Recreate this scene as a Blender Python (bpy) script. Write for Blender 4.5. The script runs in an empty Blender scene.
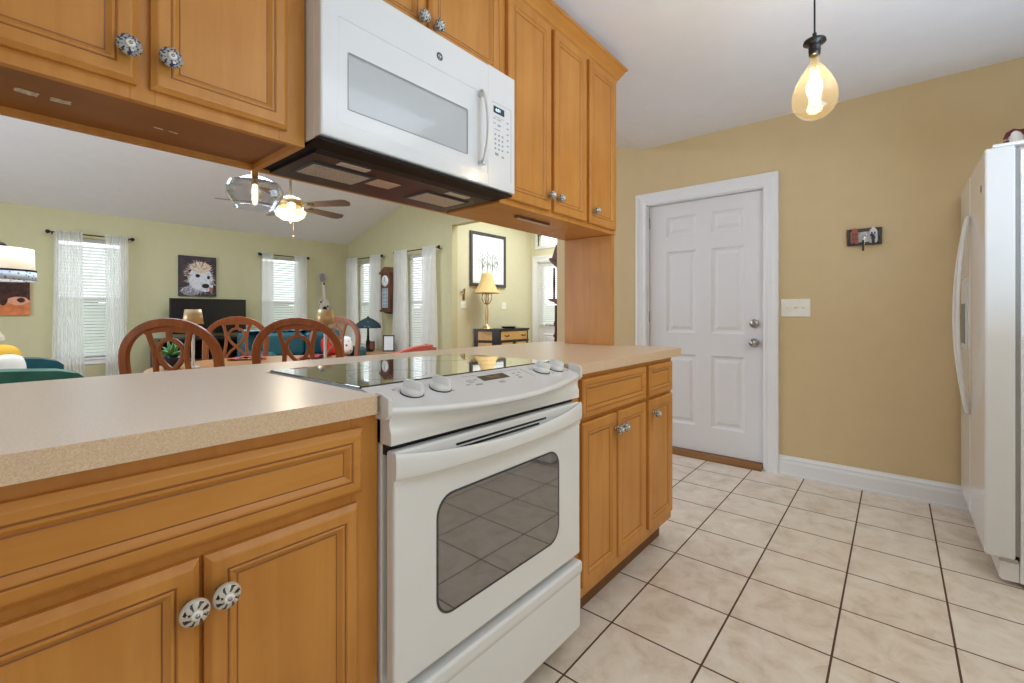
import bpy, bmesh, math, random
from math import pi, sin, cos, radians as R
from mathutils import Vector, Matrix
random.seed(7)
SC = bpy.context.scene
COL = SC.collection

# ---------------------------------------------------------------- camera, world, lights, exposure
F_PX, HORIZON, CAM_H, YAW = 455.5, 314.1, 1.115, R(40.05)     # yaw from +x towards +y
cd = bpy.data.cameras.new('camera')
cam = bpy.data.objects.new('camera', cd)
COL.objects.link(cam)
cam.location = (0, 0, CAM_H)
cam.rotation_euler = (pi / 2, 0, YAW - pi / 2)
cd.sensor_width = 36.0
cd.lens = 36.0 * F_PX / 1024
cd.shift_y = -(341.5 - HORIZON) / 1024
cd.clip_start = 0.02
SC.camera = cam

world = bpy.data.worlds.new('daylight')
SC.world = world
world.use_nodes = True
bg = world.node_tree.nodes['Background']
bg.inputs['Color'].default_value = (0.93, 0.98, 1.0, 1)
bg.inputs['Strength'].default_value = 2.5

SC.view_settings.view_transform = 'Standard'
SC.view_settings.look = 'None'
SC.view_settings.gamma = 1.0
SC.view_settings.use_curve_mapping = False
SC.view_settings.exposure = 0.1
SC.cycles.max_bounces = 10
SC.cycles.diffuse_bounces = 5
SC.cycles.transparent_max_bounces = 16
SC.cycles.sample_clamp_indirect = 4.0
SC.cycles.caustics_reflective = False
SC.cycles.caustics_refractive = False
SC.cycles.use_denoising = True


def area(name, loc, rot, sx, sy, power, color=(1, 1, 1)):
    l = bpy.data.lights.new(name, 'AREA')
    l.shape = 'RECTANGLE'
    l.size, l.size_y, l.energy, l.color = sx, sy, power, color
    o = bpy.data.objects.new(name, l)
    o.location, o.rotation_euler = loc, rot
    COL.objects.link(o)
    return o


def point(name, loc, power, color, rad=0.03):
    l = bpy.data.lights.new(name, 'POINT')
    l.energy, l.color, l.shadow_soft_size = power, color, rad
    o = bpy.data.objects.new(name, l)
    o.location = loc
    COL.objects.link(o)
    return o


# added fill lights around the rooms, with no windows or fixtures built at them
CW = (0.72, 0.86, 1.05)
area('kitchen_rear_fill', (0.3, -1.08, 1.20), (R(90), 0, 0), 2.4, 1.6, 6.5, CW)  # added fill from behind the camera; this wall has no window
area('kitchen_ceiling_fill', (1.5, -0.65, 2.47), (0, 0, 0), 1.3, 0.7, 8, (0.78, 0.90, 1.04))  # added overhead fill, no fixture hangs here
area('kitchen_up_fill', (1.4, -0.75, 1.0), (R(180), 0, 0), 1.2, 0.6, 30, (0.57, 0.81, 1.13))  # added upward fill that brightens the ceiling, not a lamp of the room
area('living_left_fill', (-2.12, 5.2, 1.25), (R(90), 0, R(-90)), 3.2, 2.0, 90, CW)  # added fill from the left wall, which is solid
area('living_ceiling_fill', (1.7, 5.2, 3.3), (0, 0, 0), 3.0, 2.0, 165, (0.72, 0.88, 1.08))  # added fill under the vault ridge, no fixture there
area('foyer_ceiling_fill', (5.7, 4.0, 2.95), (0, 0, 0), 1.2, 1.2, 54, (0.86, 0.94, 1.0))  # added overhead fill for the foyer, no lamp modelled
area('kitchen_left_fill', (-2.1, 0.2, 1.3), (R(90), 0, R(-90)), 1.8, 1.6, 8, CW)  # added side fill for the kitchen, no opening behind it

# ---------------------------------------------------------------- materials


def lin(c):
    def f(v):
        v /= 255.0
        return v / 12.92 if v <= 0.04045 else ((v + 0.055) / 1.055) ** 2.4
    return (f(c[0]), f(c[1]), f(c[2]), 1.0)


class NT:
    def __init__(s, name):
        s.m = bpy.data.materials.new(name)
        s.m.use_nodes = True
        s.t = s.m.node_tree
        s.p = s.t.nodes['Principled BSDF']
        s.out = s.t.nodes['Material Output']

    def n(s, kind, **kw):
        nd = s.t.nodes.new(kind)
        for k, v in kw.items():
            if k in nd.inputs.keys():
                nd.inputs[k].default_value = v
            else:
                setattr(nd, k, v)
        return nd

    def l(s, a, b):
        s.t.links.new(a, b)

    def coords(s, scale=(1, 1, 1), loc=(0, 0, 0)):
        tc = s.n('ShaderNodeTexCoord')
        mp = s.n('ShaderNodeMapping')
        mp.inputs['Scale'].default_value = scale
        mp.inputs['Location'].default_value = loc
        s.l(tc.outputs['Object'], mp.inputs['Vector'])
        return mp.outputs['Vector']

    def ramp(s, fac, stops, interp='LINEAR'):
        r = s.n('ShaderNodeValToRGB')
        r.color_ramp.interpolation = interp
        e = r.color_ramp.elements
        while len(e) < len(stops):
            e.new(0.5)
        for i, (p, c) in enumerate(stops):
            e[i].position = p
            e[i].color = c
        s.l(fac, r.inputs['Fac'])
        return r.outputs['Color']

    def math(s, op, a, b=None):
        m = s.n('ShaderNodeMath', operation=op)
        for i, v in enumerate((a, b)):
            if v is None:
                continue
            if isinstance(v, (int, float)):
                m.inputs[i].default_value = v
            else:
                s.l(v, m.inputs[i])
        return m.outputs[0]

    def bump(s, h, strength=0.2, dist=0.002):
        b = s.n('ShaderNodeBump')
        b.inputs['Strength'].default_value = strength
        b.inputs['Distance'].default_value = dist
        s.l(h, b.inputs['Height'])
        s.l(b.outputs['Normal'], s.p.inputs['Normal'])


def plain(name, rgb, rough=0.5, metal=0.0, var=0.06, scale=8.0, coat=0.0, spec=None, bump=0.0, bscale=200.0):
    k = NT(name)
    v = k.coords()
    nz = k.n('ShaderNodeTexNoise', Scale=scale, Detail=4.0)
    k.l(v, nz.inputs['Vector'])
    c = lin(rgb)
    lo = tuple(x * (1 - var) for x in c[:3]) + (1,)
    hi = tuple(min(1, x * (1 + var)) for x in c[:3]) + (1,)
    k.l(k.ramp(nz.outputs['Fac'], [(0.3, lo), (0.7, hi)]), k.p.inputs['Base Color'])
    k.p.inputs['Roughness'].default_value = rough
    k.p.inputs['Metallic'].default_value = metal
    k.p.inputs['Coat Weight'].default_value = coat
    if spec is not None:
        k.p.inputs['Specular IOR Level'].default_value = spec
    if bump:
        n2 = k.n('ShaderNodeTexNoise', Scale=bscale, Detail=3.0)
        k.l(v, n2.inputs['Vector'])
        k.bump(n2.outputs['Fac'], bump, 0.002)
    return k.m


def wood(name, a, b, axis='z', rough=0.35, fine=1.0, coat=0.08):
    k = NT(name)
    sc = {'z': (26, 26, 1.6), 'x': (1.6, 26, 26), 'y': (26, 1.6, 26)}[axis]
    v = k.coords(tuple(s * fine for s in sc))
    n1 = k.n('ShaderNodeTexNoise', Scale=1.0, Detail=6.0, Roughness=0.6, Distortion=0.6)
    k.l(v, n1.inputs['Vector'])
    v2 = k.coords((3, 3, 3))
    n2 = k.n('ShaderNodeTexNoise', Scale=1.3, Detail=3.0)
    k.l(v2, n2.inputs['Vector'])
    s = k.math('ADD', k.math('MULTIPLY', n1.outputs['Fac'], 0.55), k.math('MULTIPLY', n2.outputs['Fac'], 0.45))
    k.l(k.ramp(s, [(0.36, lin(a)), (0.64, lin(b))]), k.p.inputs['Base Color'])
    k.p.inputs['Roughness'].default_value = rough
    k.p.inputs['Specular IOR Level'].default_value = 0.35
    k.p.inputs['Coat Weight'].default_value = coat
    k.p.inputs['Coat Roughness'].default_value = 0.25
    k.bump(n1.outputs['Fac'], 0.04, 0.001)
    return k.m


def emit(name, rgb, strength):
    k = NT(name)
    k.p.inputs['Base Color'].default_value = lin(rgb)
    k.p.inputs['Emission Color'].default_value = lin(rgb)
    k.p.inputs['Emission Strength'].default_value = strength
    return k.m


def thin_glass(name, tint=(1, 1, 1), gloss=1.0, rough=0.02, glow=0.0):
    k = NT(name)
    tr = k.n('ShaderNodeBsdfTransparent')
    tr.inputs['Color'].default_value = (*tint, 1)
    gl = k.n('ShaderNodeBsdfGlossy')
    gl.inputs['Roughness'].default_value = rough
    lw = k.n('ShaderNodeLayerWeight', Blend=0.5)
    fac = k.math('MINIMUM', k.math('MULTIPLY', k.math('ADD', k.math('POWER', lw.outputs['Facing'], 4.0), 0.04), gloss), 0.9)
    mx = k.n('ShaderNodeMixShader')
    k.l(fac, mx.inputs[0])
    k.l(tr.outputs[0], mx.inputs[1])
    k.l(gl.outputs[0], mx.inputs[2])
    res = mx
    if glow:
        tl = k.n('ShaderNodeBsdfTranslucent')
        tl.inputs['Color'].default_value = (*tint, 1)
        res = k.n('ShaderNodeMixShader')
        res.inputs[0].default_value = glow
        k.l(mx.outputs[0], res.inputs[1])
        k.l(tl.outputs[0], res.inputs[2])
    k.l(res.outputs[0], k.out.inputs['Surface'])
    return k.m


def sheer(name, rgb, through):
    k = NT(name)
    v = k.coords((1, 1, 1))
    nz = k.n('ShaderNodeTexNoise', Scale=6.0, Detail=1.0)
    k.l(v, nz.inputs['Vector'])
    tr = k.n('ShaderNodeBsdfTransparent')
    tl = k.n('ShaderNodeBsdfTranslucent')
    df = k.n('ShaderNodeBsdfDiffuse')
    tl.inputs['Color'].default_value = lin(rgb)
    df.inputs['Color'].default_value = lin(rgb)
    m1 = k.n('ShaderNodeMixShader')
    m1.inputs[0].default_value = 0.62
    k.l(df.outputs[0], m1.inputs[1])
    k.l(tl.outputs[0], m1.inputs[2])
    m2 = k.n('ShaderNodeMixShader')
    k.l(k.math('ADD', k.math('MULTIPLY', nz.outputs['Fac'], 0.16), through - 0.08), m2.inputs[0])
    k.l(m1.outputs[0], m2.inputs[1])
    k.l(tr.outputs[0], m2.inputs[2])
    k.l(m2.outputs[0], k.out.inputs['Surface'])
    return k.m


def tile_floor():
    k = NT('ceramic_floor_tile')
    P = CAM_H / 3.5636
    X0, Y0 = 4.7734 * P, 2.5048 * P
    tc = k.n('ShaderNodeTexCoord')
    sp = k.n('ShaderNodeSeparateXYZ')
    k.l(tc.outputs['Object'], sp.inputs[0])
    ux = k.math('DIVIDE', k.math('SUBTRACT', sp.outputs['X'], X0), P)
    uy = k.math('DIVIDE', k.math('SUBTRACT', sp.outputs['Y'], Y0), P)

    def line(u):
        f = k.math('ABSOLUTE', k.math('SUBTRACT', k.math('FRACT', k.math('ADD', u, 50.5)), 0.5))
        return k.math('LESS_THAN', f, 0.0105)
    g = k.math('MAXIMUM', line(ux), line(uy))
    cb = k.n('ShaderNodeCombineXYZ')
    k.l(k.math('FLOOR', k.math('ADD', ux, 50)), cb.inputs[0])
    k.l(k.math('FLOOR', k.math('ADD', uy, 50)), cb.inputs[1])
    wn = k.n('ShaderNodeTexWhiteNoise', noise_dimensions='3D')
    k.l(cb.outputs[0], wn.inputs['Vector'])
    off = k.n('ShaderNodeVectorMath', operation='MULTIPLY_ADD')
    k.l(wn.outputs['Color'], off.inputs[0])
    off.inputs[1].default_value = (7, 7, 7)
    k.l(tc.outputs['Object'], off.inputs[2])
    n1 = k.n('ShaderNodeTexNoise', Scale=9.0, Detail=7.0, Roughness=0.65, Distortion=0.5)
    k.l(off.outputs[0], n1.inputs['Vector'])
    base = k.ramp(n1.outputs['Fac'], [(0.30, lin((206, 188, 166))), (0.50, lin((226, 212, 194))), (0.70, lin((236, 226, 211)))])
    mx = k.n('ShaderNodeMix', data_type='RGBA')
    k.l(g, mx.inputs['Factor'])
    k.l(base, mx.inputs[6])
    mx.inputs[7].default_value = lin((84, 56, 32))
    k.l(mx.outputs[2], k.p.inputs['Base Color'])
    k.l(k.math('ADD', k.math('MULTIPLY', g, 0.5), 0.33), k.p.inputs['Roughness'])
    k.bump(k.math('SUBTRACT', 1.0, g), 0.4, 0.002)
    return k.m


def counter_mat():
    k = NT('beige_laminate')
    v = k.coords()
    n1 = k.n('ShaderNodeTexNoise', Scale=900.0, Detail=1.0)
    k.l(v, n1.inputs['Vector'])
    n2 = k.n('ShaderNodeTexNoise', Scale=260.0, Detail=2.0)
    k.l(v, n2.inputs['Vector'])
    s = k.math('ADD', k.math('MULTIPLY', n1.outputs['Fac'], 0.65), k.math('MULTIPLY', n2.outputs['Fac'], 0.35))
    k.l(k.ramp(s, [(0.34, lin((202, 171, 138))), (0.5, lin((217, 188, 156))), (0.66, lin((229, 204, 174)))]), k.p.inputs['Base Color'])
    k.p.inputs['Roughness'].default_value = 0.30
    k.bump(n2.outputs['Fac'], 0.03, 0.0006)
    return k.m


def knob_mat(name, dark, light, petals):
    """glazed ceramic with hand painted leaves round the middle"""
    k = NT(name)
    tc = k.n('ShaderNodeTexCoord')
    sp = k.n('ShaderNodeSeparateXYZ')
    k.l(tc.outputs['Object'], sp.inputs[0])
    ang = k.math('ARCTAN2', sp.outputs['Z'], sp.outputs['X'])
    rad = k.math('SQRT', k.math('ADD', k.math('POWER', sp.outputs['X'], 2.0), k.math('POWER', sp.outputs['Z'], 2.0)))
    nz = k.n('ShaderNodeTexNoise', Scale=150.0 if petals < 9 else 230.0, Detail=1.0)
    k.l(tc.outputs['Object'], nz.inputs['Vector'])
    w = k.math('SINE', k.math('ADD', k.math('MULTIPLY', ang, float(petals)), k.math('ADD', k.math('MULTIPLY', rad, 170.0), k.math('MULTIPLY', nz.outputs['Fac'], 9.0 if petals > 8 else 4.0))))
    m = k.math('GREATER_THAN', w, 0.35) if petals < 9 else k.math('GREATER_THAN', k.math('ADD', nz.outputs['Fac'], k.math('MULTIPLY', w, 0.06)), 0.53)
    m = k.math('MULTIPLY', m, k.math('GREATER_THAN', rad, 0.0085))
    m = k.math('MULTIPLY', m, k.math('LESS_THAN', rad, 0.0175 if petals < 9 else 0.0205))
    m = k.math('MULTIPLY', m, k.math('GREATER_THAN', nz.outputs['Fac'], 0.36))
    mx = k.n('ShaderNodeMix', data_type='RGBA')
    k.l(m, mx.inputs['Factor'])
    mx.inputs[6].default_value = lin(light)
    mx.inputs[7].default_value = lin(dark)
    k.l(mx.outputs[2], k.p.inputs['Base Color'])
    k.p.inputs['Roughness'].default_value = 0.15
    k.p.inputs['Coat Weight'].default_value = 0.5
    return k.m


def grille_mat():
    k = NT('metal_filter_mesh')
    v = k.coords((1, 1, 1))
    vo = k.n('ShaderNodeTexVoronoi', Scale=210.0)
    k.l(v, vo.inputs['Vector'])
    k.l(k.ramp(vo.outputs['Distance'], [(0.1, lin((110, 98, 84))), (0.45, lin((214, 212, 202)))]), k.p.inputs['Base Color'])
    k.p.inputs['Metallic'].default_value = 0.6
    k.p.inputs['Roughness'].default_value = 0.4
    return k.m


def oven_glass():
    k = NT('oven_window_glass')
    v = k.coords((1, 1, 1))
    vo = k.n('ShaderNodeTexVoronoi', Scale=330.0)
    k.l(v, vo.inputs['Vector'])
    k.l(k.ramp(vo.outputs['Distance'], [(0.2, lin((70, 69, 69))), (0.5, lin((82, 80, 80)))]), k.p.inputs['Base Color'])
    k.p.inputs['Roughness'].default_value = 0.05
    k.p.inputs['Specular IOR Level'].default_value = 0.9
    k.p.inputs['Coat Weight'].default_value = 1.0
    k.p.inputs['Coat IOR'].default_value = 2.3
    k.p.inputs['Coat Roughness'].default_value = 0.03
    return k.m


def leather(name, a, b):
    k = NT(name)
    v = k.coords()
    n = k.n('ShaderNodeTexNoise', Scale=5.0, Detail=5.0)
    k.l(v, n.inputs['Vector'])
    k.l(k.ramp(n.outputs['Fac'], [(0.35, lin(a)), (0.65, lin(b))]), k.p.inputs['Base Color'])
    k.p.inputs['Roughness'].default_value = 0.38
    vo = k.n('ShaderNodeTexVoronoi', Scale=220.0)
    k.l(v, vo.inputs['Vector'])
    k.bump(vo.outputs['Distance'], 0.15, 0.001)
    return k.m


def floral(name, ground, spots, leaf, sc=11.0):
    k = NT(name)
    v = k.coords()
    vo = k.n('ShaderNodeTexVoronoi', Scale=sc)
    n = k.n('ShaderNodeTexNoise', Scale=sc * 1.3, Detail=3.0)
    k.l(v, vo.inputs['Vector'])
    k.l(v, n.inputs['Vector'])
    d = k.math('ADD', vo.outputs['Distance'], k.math('MULTIPLY', n.outputs['Fac'], 0.35))
    k.l(k.ramp(d, [(0.0, lin(spots)), (0.38, lin(spots)), (0.42, lin(leaf)), (0.48, lin(ground)), (1.0, lin(ground))]), k.p.inputs['Base Color'])
    k.p.inputs['Roughness'].default_value = 0.85
    return k.m


M = dict(
    tile=tile_floor(),
    tan=plain('tan_wall_paint', (210, 186, 142), 0.75, var=0.02, bump=0.06, bscale=260),
    olive=plain('olive_cream_wall_paint', (196, 188, 146), 0.75, var=0.02, bump=0.06, bscale=260),
    cream=plain('foyer_lit_wall_paint', (214, 207, 174), 0.75, var=0.02, bump=0.05, bscale=260),  # foyer light mixed into the wall colour; same paint as the living room
    ceil=plain('white_ceiling_paint', (236, 236, 238), 0.85, var=0.015, bump=0.08, bscale=180),
    trim=plain('white_trim_paint', (232, 231, 230), 0.35, var=0.01),
    doorw=plain('white_door_paint', (226, 223, 222), 0.4, var=0.01),
    plank=wood('living_floor_planks', (140, 98, 60), (176, 130, 84), 'x', 0.4),
    maple=wood('honey_maple', (186, 122, 50), (204, 142, 68), 'z', 0.38),
    mapleh=wood('honey_maple_rail', (186, 122, 50), (204, 142, 68), 'x', 0.34),
    glaze=plain('dark_cabinet_glaze', (138, 86, 40), 0.4, var=0.15),
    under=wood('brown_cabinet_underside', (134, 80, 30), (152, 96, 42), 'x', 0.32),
    paper=plain('torn_label_paper', (205, 190, 168), 0.9, var=0.3, scale=120),
    kick=plain('toe_kick_wood', (116, 74, 38), 0.6, var=0.1),
    counter=counter_mat(),
    white=plain('white_enamel', (226, 225, 223), 0.22, var=0.008, coat=0.3),
    gloss=plain('glossy_white_door', (232, 231, 229), 0.22, var=0.005, coat=0.35),
    fridgeside_dim=plain('white_door_edge_dimmed', (214, 213, 210), 0.5, var=0.008, spec=0.25),  # same door white, darkened and matte to hold down light on the sides
    white2=plain('white_plastic', (222, 220, 216), 0.3, var=0.01),
    grey=plain('grey_print', (150, 150, 152), 0.5),
    dgrey=plain('dark_grey_plastic', (58, 58, 60), 0.45),
    black=plain('black_plastic', (16, 15, 15), 0.35),
    hood=plain('black_hood_enamel', (8, 7, 7), 0.5, spec=0.2),
    glasstop=plain('black_ceramic_glass', (20, 20, 20), 0.03, var=0.0, spec=1.0, coat=1.0),
    ring=plain('burner_ring_print', (70, 70, 72), 0.15),
    ovenglass=oven_glass(),
    mwglass=plain('microwave_window', (184, 185, 184), 0.16, var=0.02, coat=0.4),
    screen=plain('display_black', (26, 24, 22), 0.1, coat=0.5),
    lit=emit('lit_digits', (220, 235, 245), 0.7),
    amberlit=emit('oven_clock_digits', (150, 120, 80), 0.25),
    grille=grille_mat(),
    lens=plain('frosted_lamp_lens', (205, 190, 165), 0.3),
    sticker=plain('beige_sticker', (205, 176, 150), 0.6),
    knobA=knob_mat('painted_ceramic_blue', (36, 44, 70), (170, 166, 158), 11),
    knobB=knob_mat('painted_ceramic_leaves', (24, 28, 36), (200, 190, 174), 8),
    knobC=knob_mat('painted_ceramic_dots', (48, 54, 60), (186, 182, 172), 9),
    nickel=plain('brushed_nickel', (176, 172, 166), 0.25, 1.0),
    brass=plain('antique_brass', (178, 140, 80), 0.28, 1.0),
    bronze=plain('dark_bronze', (46, 36, 30), 0.4, 0.7),
    gold=plain('pale_gold_metal', (206, 176, 128), 0.3, 0.8),
    cherry=wood('cherry_wood', (138, 74, 34), (170, 98, 48), 'z', 0.36, coat=0.05),
    oak=wood('oak_tabletop', (168, 116, 66), (192, 140, 86), 'x', 0.3),
    mahog=wood('dark_mahogany', (84, 48, 32), (116, 72, 48), 'z', 0.4),
    blackwood=plain('black_lacquer', (26, 24, 24), 0.3),
    tanpanel=wood('tan_inlay_panel', (196, 150, 84), (220, 178, 112), 'x', 0.4),
    tv=plain('tv_screen', (17, 17, 20), 0.22, var=0.0),
    teal=leather('teal_leather', (18, 70, 80), (28, 88, 96)),
    green=leather('green_leather', (26, 88, 80), (44, 108, 92)),
    salmon=plain('salmon_upholstery', (198, 96, 80), 0.85, var=0.1, bump=0.2, bscale=300),
    red=plain('red_velvet', (196, 30, 28), 0.8, var=0.1),
    pinkcloth=plain('rose_napkin_cloth', (160, 66, 68), 0.9, var=0.15),
    mustard=plain('mustard_wool', (222, 172, 62), 0.95, var=0.2, bump=0.4, bscale=120),
    offwhite=plain('off_white_fabric', (226, 220, 208), 0.9, var=0.06, bump=0.15, bscale=250),
    florals=floral('floral_print', (226, 222, 212), (150, 52, 48), (96, 110, 84), 19.0),
    teallight=plain('blue_grey_throw', (120, 150, 164), 0.9, var=0.15),
    shade=emit('lit_lamp_shade', (255, 244, 222), 0.55),
    shadetan=plain('tan_lamp_shade', (222, 186, 124), 0.8, var=0.05),
    pleat=plain('pleated_shade', (232, 216, 188), 0.85, var=0.05),
    champagne=plain('champagne_shade', (214, 186, 138), 0.32, 0.35, var=0.1),
    blue=floral('blue_toile_band', (206, 216, 228), (96, 124, 164), (150, 170, 200), 34.0),
    stained=floral('stained_glass_shade', (40, 62, 66), (74, 98, 108), (24, 36, 38)),
    sheer=sheer('sheer_curtain', (252, 251, 248), 0.27),
    blind=sheer('white_blind_slat', (246, 246, 244), 0.10),
    vinyl=plain('white_vinyl_frame', (238, 238, 236), 0.4, var=0.01),
    pane=thin_glass('window_pane', (0.97, 0.99, 0.99)),
    clear=thin_glass('clear_glass', (0.93, 0.95, 0.97), 2.2),
    amber=thin_glass('amber_glass', (1.0, 0.92, 0.74), 0.8, glow=0.035),
    filament=emit('glowing_filament', (255, 226, 150), 12.0),
    bulbglow=emit('glowing_bulb', (255, 228, 170), 3.0),
    bowl=emit('lit_glass_bowl', (255, 240, 206), 1.0),
    bladewood=wood('fan_blade_wood', (88, 72, 58), (112, 94, 76), 'x', 0.4),
    canvasdark=plain('painted_dark_ground', (66, 54, 56), 0.8, var=0.5, scale=9),
    paintA=plain('paint_cream', (214, 188, 156), 0.8, var=0.2, scale=40),
    paintB=plain('paint_white', (216, 214, 216), 0.8, var=0.12, scale=40),
    paintC=plain('paint_grey', (138, 130, 136), 0.8, var=0.2, scale=40),
    paintD=plain('paint_black', (24, 20, 22), 0.7),
    paintE=plain('paint_russet', (176, 112, 82), 0.8, var=0.2),
    paintO=plain('paint_orange', (204, 118, 66), 0.8, var=0.25, scale=14),
    paintBr=plain('paint_dark_brown', (66, 38, 28), 0.85, var=0.5, scale=25),
    paintP=plain('paint_pink', (216, 150, 118), 0.8, var=0.2, scale=20),
    matboard=plain('white_mat_board', (236, 238, 238), 0.7, var=0.01),
    sketch=plain('grey_pencil', (118, 118, 114), 0.9, var=0.2),
    guitarw=floral('guitar_mosaic', (214, 204, 190), (60, 48, 42), (168, 118, 70)),
    amberwood=wood('amber_wood', (176, 112, 56), (204, 140, 78), 'z', 0.35),
    plant=plain('agave_green', (92, 150, 84), 0.5, var=0.3, scale=20),
    pot=plain('dark_blue_pot', (26, 30, 44), 0.3),
    clockface=plain('clock_dial', (236, 236, 232), 0.4),
    bird=plain('white_glazed_ceramic', (232, 228, 224), 0.25),
    comb=plain('dull_red_glaze', (108, 40, 44), 0.45),
    houseR=plain('red_painted_tin', (168, 92, 70), 0.6, var=0.2),
    gasket=plain('grey_gasket', (140, 138, 134), 0.7),
    switch=plain('ivory_switch', (238, 234, 220), 0.35),
    rubber=plain('black_rubber', (28, 28, 28), 0.7),
    threshold=wood('oak_threshold', (128, 86, 44), (150, 104, 58), 'y', 0.45),
    chrome=plain('silver_metal', (200, 200, 200), 0.15, 1.0),
)

# ---------------------------------------------------------------- mesh helpers
WL = {}     # world location of every object made here


class MB:
    def __init__(s):
        s.v, s.f, s.mi, s.sm = [], [], [], []

    def add(s, verts, faces, m=0, smooth=False):
        o = len(s.v)
        s.v += [tuple(p) for p in verts]
        for f in faces:
            s.f.append(tuple(i + o for i in f))
            s.mi.append(m)
            s.sm.append(smooth)
        return s

    def box(s, x0, x1, y0, y1, z0, z1, m=0):
        x0, x1 = sorted((x0, x1)); y0, y1 = sorted((y0, y1)); z0, z1 = sorted((z0, z1))
        v = [(x0, y0, z0), (x1, y0, z0), (x1, y1, z0), (x0, y1, z0), (x0, y0, z1), (x1, y0, z1), (x1, y1, z1), (x0, y1, z1)]
        return s.add(v, [(0, 3, 2, 1), (4, 5, 6, 7), (0, 1, 5, 4), (1, 2, 6, 5), (2, 3, 7, 6), (3, 0, 4, 7)], m)

    def prism(s, poly, a0, a1, axis='z', m=0, smooth=False):
        n = len(poly)
        def P(p, a):
            return {'z': (p[0], p[1], a), 'x': (a, p[0], p[1]), 'y': (p[0], a, p[1])}[axis]
        v = [P(p, a0) for p in poly] + [P(p, a1) for p in poly]
        s.add(v, [tuple(range(n))[::-1], tuple(range(n, 2 * n))], m)
        return s.add(v, [(i, (i + 1) % n, n + (i + 1) % n, n + i) for i in range(n)], m, smooth)

    def lathe(s, prof, c=(0, 0, 0), axis='z', n=24, m=0, smooth=True):
        v = []
        for r, h in prof:
            for k in range(n):
                a = 2 * pi * k / n
                p = (r * cos(a), r * sin(a), h)
                if axis == 'y':
                    p = (p[0], -p[2], p[1])      # grows towards -y
                elif axis == 'x':
                    p = (-p[2], p[0], p[1])      # grows towards -x
                v.append((p[0] + c[0], p[1] + c[1], p[2] + c[2]))
        f = []
        for j in range(len(prof) - 1):
            for k in range(n):
                f.append((j * n + k, j * n + (k + 1) % n, (j + 1) * n + (k + 1) % n, (j + 1) * n + k))
        if prof[0][0] > 1e-6:
            f.append(tuple(range(n))[::-1])
        if prof[-1][0] > 1e-6:
            f.append(tuple(range((len(prof) - 1) * n, len(prof) * n)))
        return s.add(v, f, m, smooth)

    def shell(s, prof, c=(0, 0, 0), n=24, m=0, smooth=True):
        """lathe without caps"""
        v = [(r * cos(2 * pi * k / n) + c[0], r * sin(2 * pi * k / n) + c[1], h + c[2]) for r, h in prof for k in range(n)]
        f = [(j * n + k, j * n + (k + 1) % n, (j + 1) * n + (k + 1) % n, (j + 1) * n + k) for j in range(len(prof) - 1) for k in range(n)]
        return s.add(v, f, m, smooth)

    def sweep(s, pts, w, t=None, up=(0, 0, 1), m=0, n=None, closed=False, smooth=None):
        """a bar along pts; n=None: rectangle w (along side) x t (along up'), else an n-sided tube of radius w (number or list)"""
        pts = [Vector(p) for p in pts]
        N = len(pts)
        up = Vector(up)
        rings = []
        for i, p in enumerate(pts):
            a = pts[(i - 1) % N] if (closed or i > 0) else p
            b = pts[(i + 1) % N] if (closed or i < N - 1) else p
            d = (b - a).normalized()
            u = up - d * up.dot(d)
            if u.length < 1e-4:
                u = Vector((1, 0, 0)) - d * d.x
            u.normalize()
            r = d.cross(u)
            if n is None:
                rings.append([p + r * (w / 2) * q + u * (t / 2) * h for q, h in ((-1, -1), (1, -1), (1, 1), (-1, 1))])
            else:
                rr = w[i] if isinstance(w, (list, tuple)) else w
                rings.append([p + (r * cos(2 * pi * k / n) + u * sin(2 * pi * k / n)) * rr for k in range(n)])
        k = len(rings[0])
        v = [q for rg in rings for q in rg]
        f = []
        for j in range(N if closed else N - 1):
            j2 = (j + 1) % N
            for q in range(k):
                f.append((j * k + q, j * k + (q + 1) % k, j2 * k + (q + 1) % k, j2 * k + q))
        if not closed:
            f += [tuple(range(k))[::-1], tuple(range((N - 1) * k, N * k))]
        return s.add(v, f, m, (n is not None) if smooth is None else smooth)

    def grid(s, fn, nu, nv, m=0, smooth=True, wrap=False):
        v = [fn(i / nu, j / nv) for j in range(nv + 1) for i in range(nu + 1)]
        f = [(j * (nu + 1) + i, j * (nu + 1) + i + 1, (j + 1) * (nu + 1) + i + 1, (j + 1) * (nu + 1) + i) for j in range(nv) for i in range(nu)]
        return s.add(v, f, m, smooth)

    def ball(s, c, r, n=16, m=0, sq=(1, 1, 1)):
        pr = [(max(1e-7, sin(pi * j / n)), -cos(pi * j / n)) for j in range(n + 1)]
        v = [(c[0] + r * sq[0] * a * cos(2 * pi * k / (2 * n)), c[1] + r * sq[1] * a * sin(2 * pi * k / (2 * n)), c[2] + r * sq[2] * h) for a, h in pr for k in range(2 * n)]
        w = 2 * n
        f = [(j * w + k, j * w + (k + 1) % w, (j + 1) * w + (k + 1) % w, (j + 1) * w + k) for j in range(n) for k in range(w)]
        return s.add(v, f, m, True)

    def loops(s, rects, fn, mats):
        """nested rectangles (x0,x1,z0,z1,depth) joined outer to inner; fn maps (x,z,depth) to a point"""
        v = []
        for x0, x1, z0, z1, d in rects:
            v += [fn(x0, z0, d), fn(x1, z0, d), fn(x1, z1, d), fn(x0, z1, d)]
        o = len(s.v)
        s.v += v
        for j in range(len(rects) - 1):
            for k in range(4):
                s.f.append((o + j * 4 + k, o + j * 4 + (k + 1) % 4, o + (j + 1) * 4 + (k + 1) % 4, o + (j + 1) * 4 + k))
                s.mi.append(mats[j]); s.sm.append(False)
        e = o + (len(rects) - 1) * 4
        s.f.append((e, e + 1, e + 2, e + 3)); s.mi.append(mats[-1]); s.sm.append(False)
        return s

    def xf(s, fn):
        s.v = [tuple(fn(*p)) for p in s.v]
        return s

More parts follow.
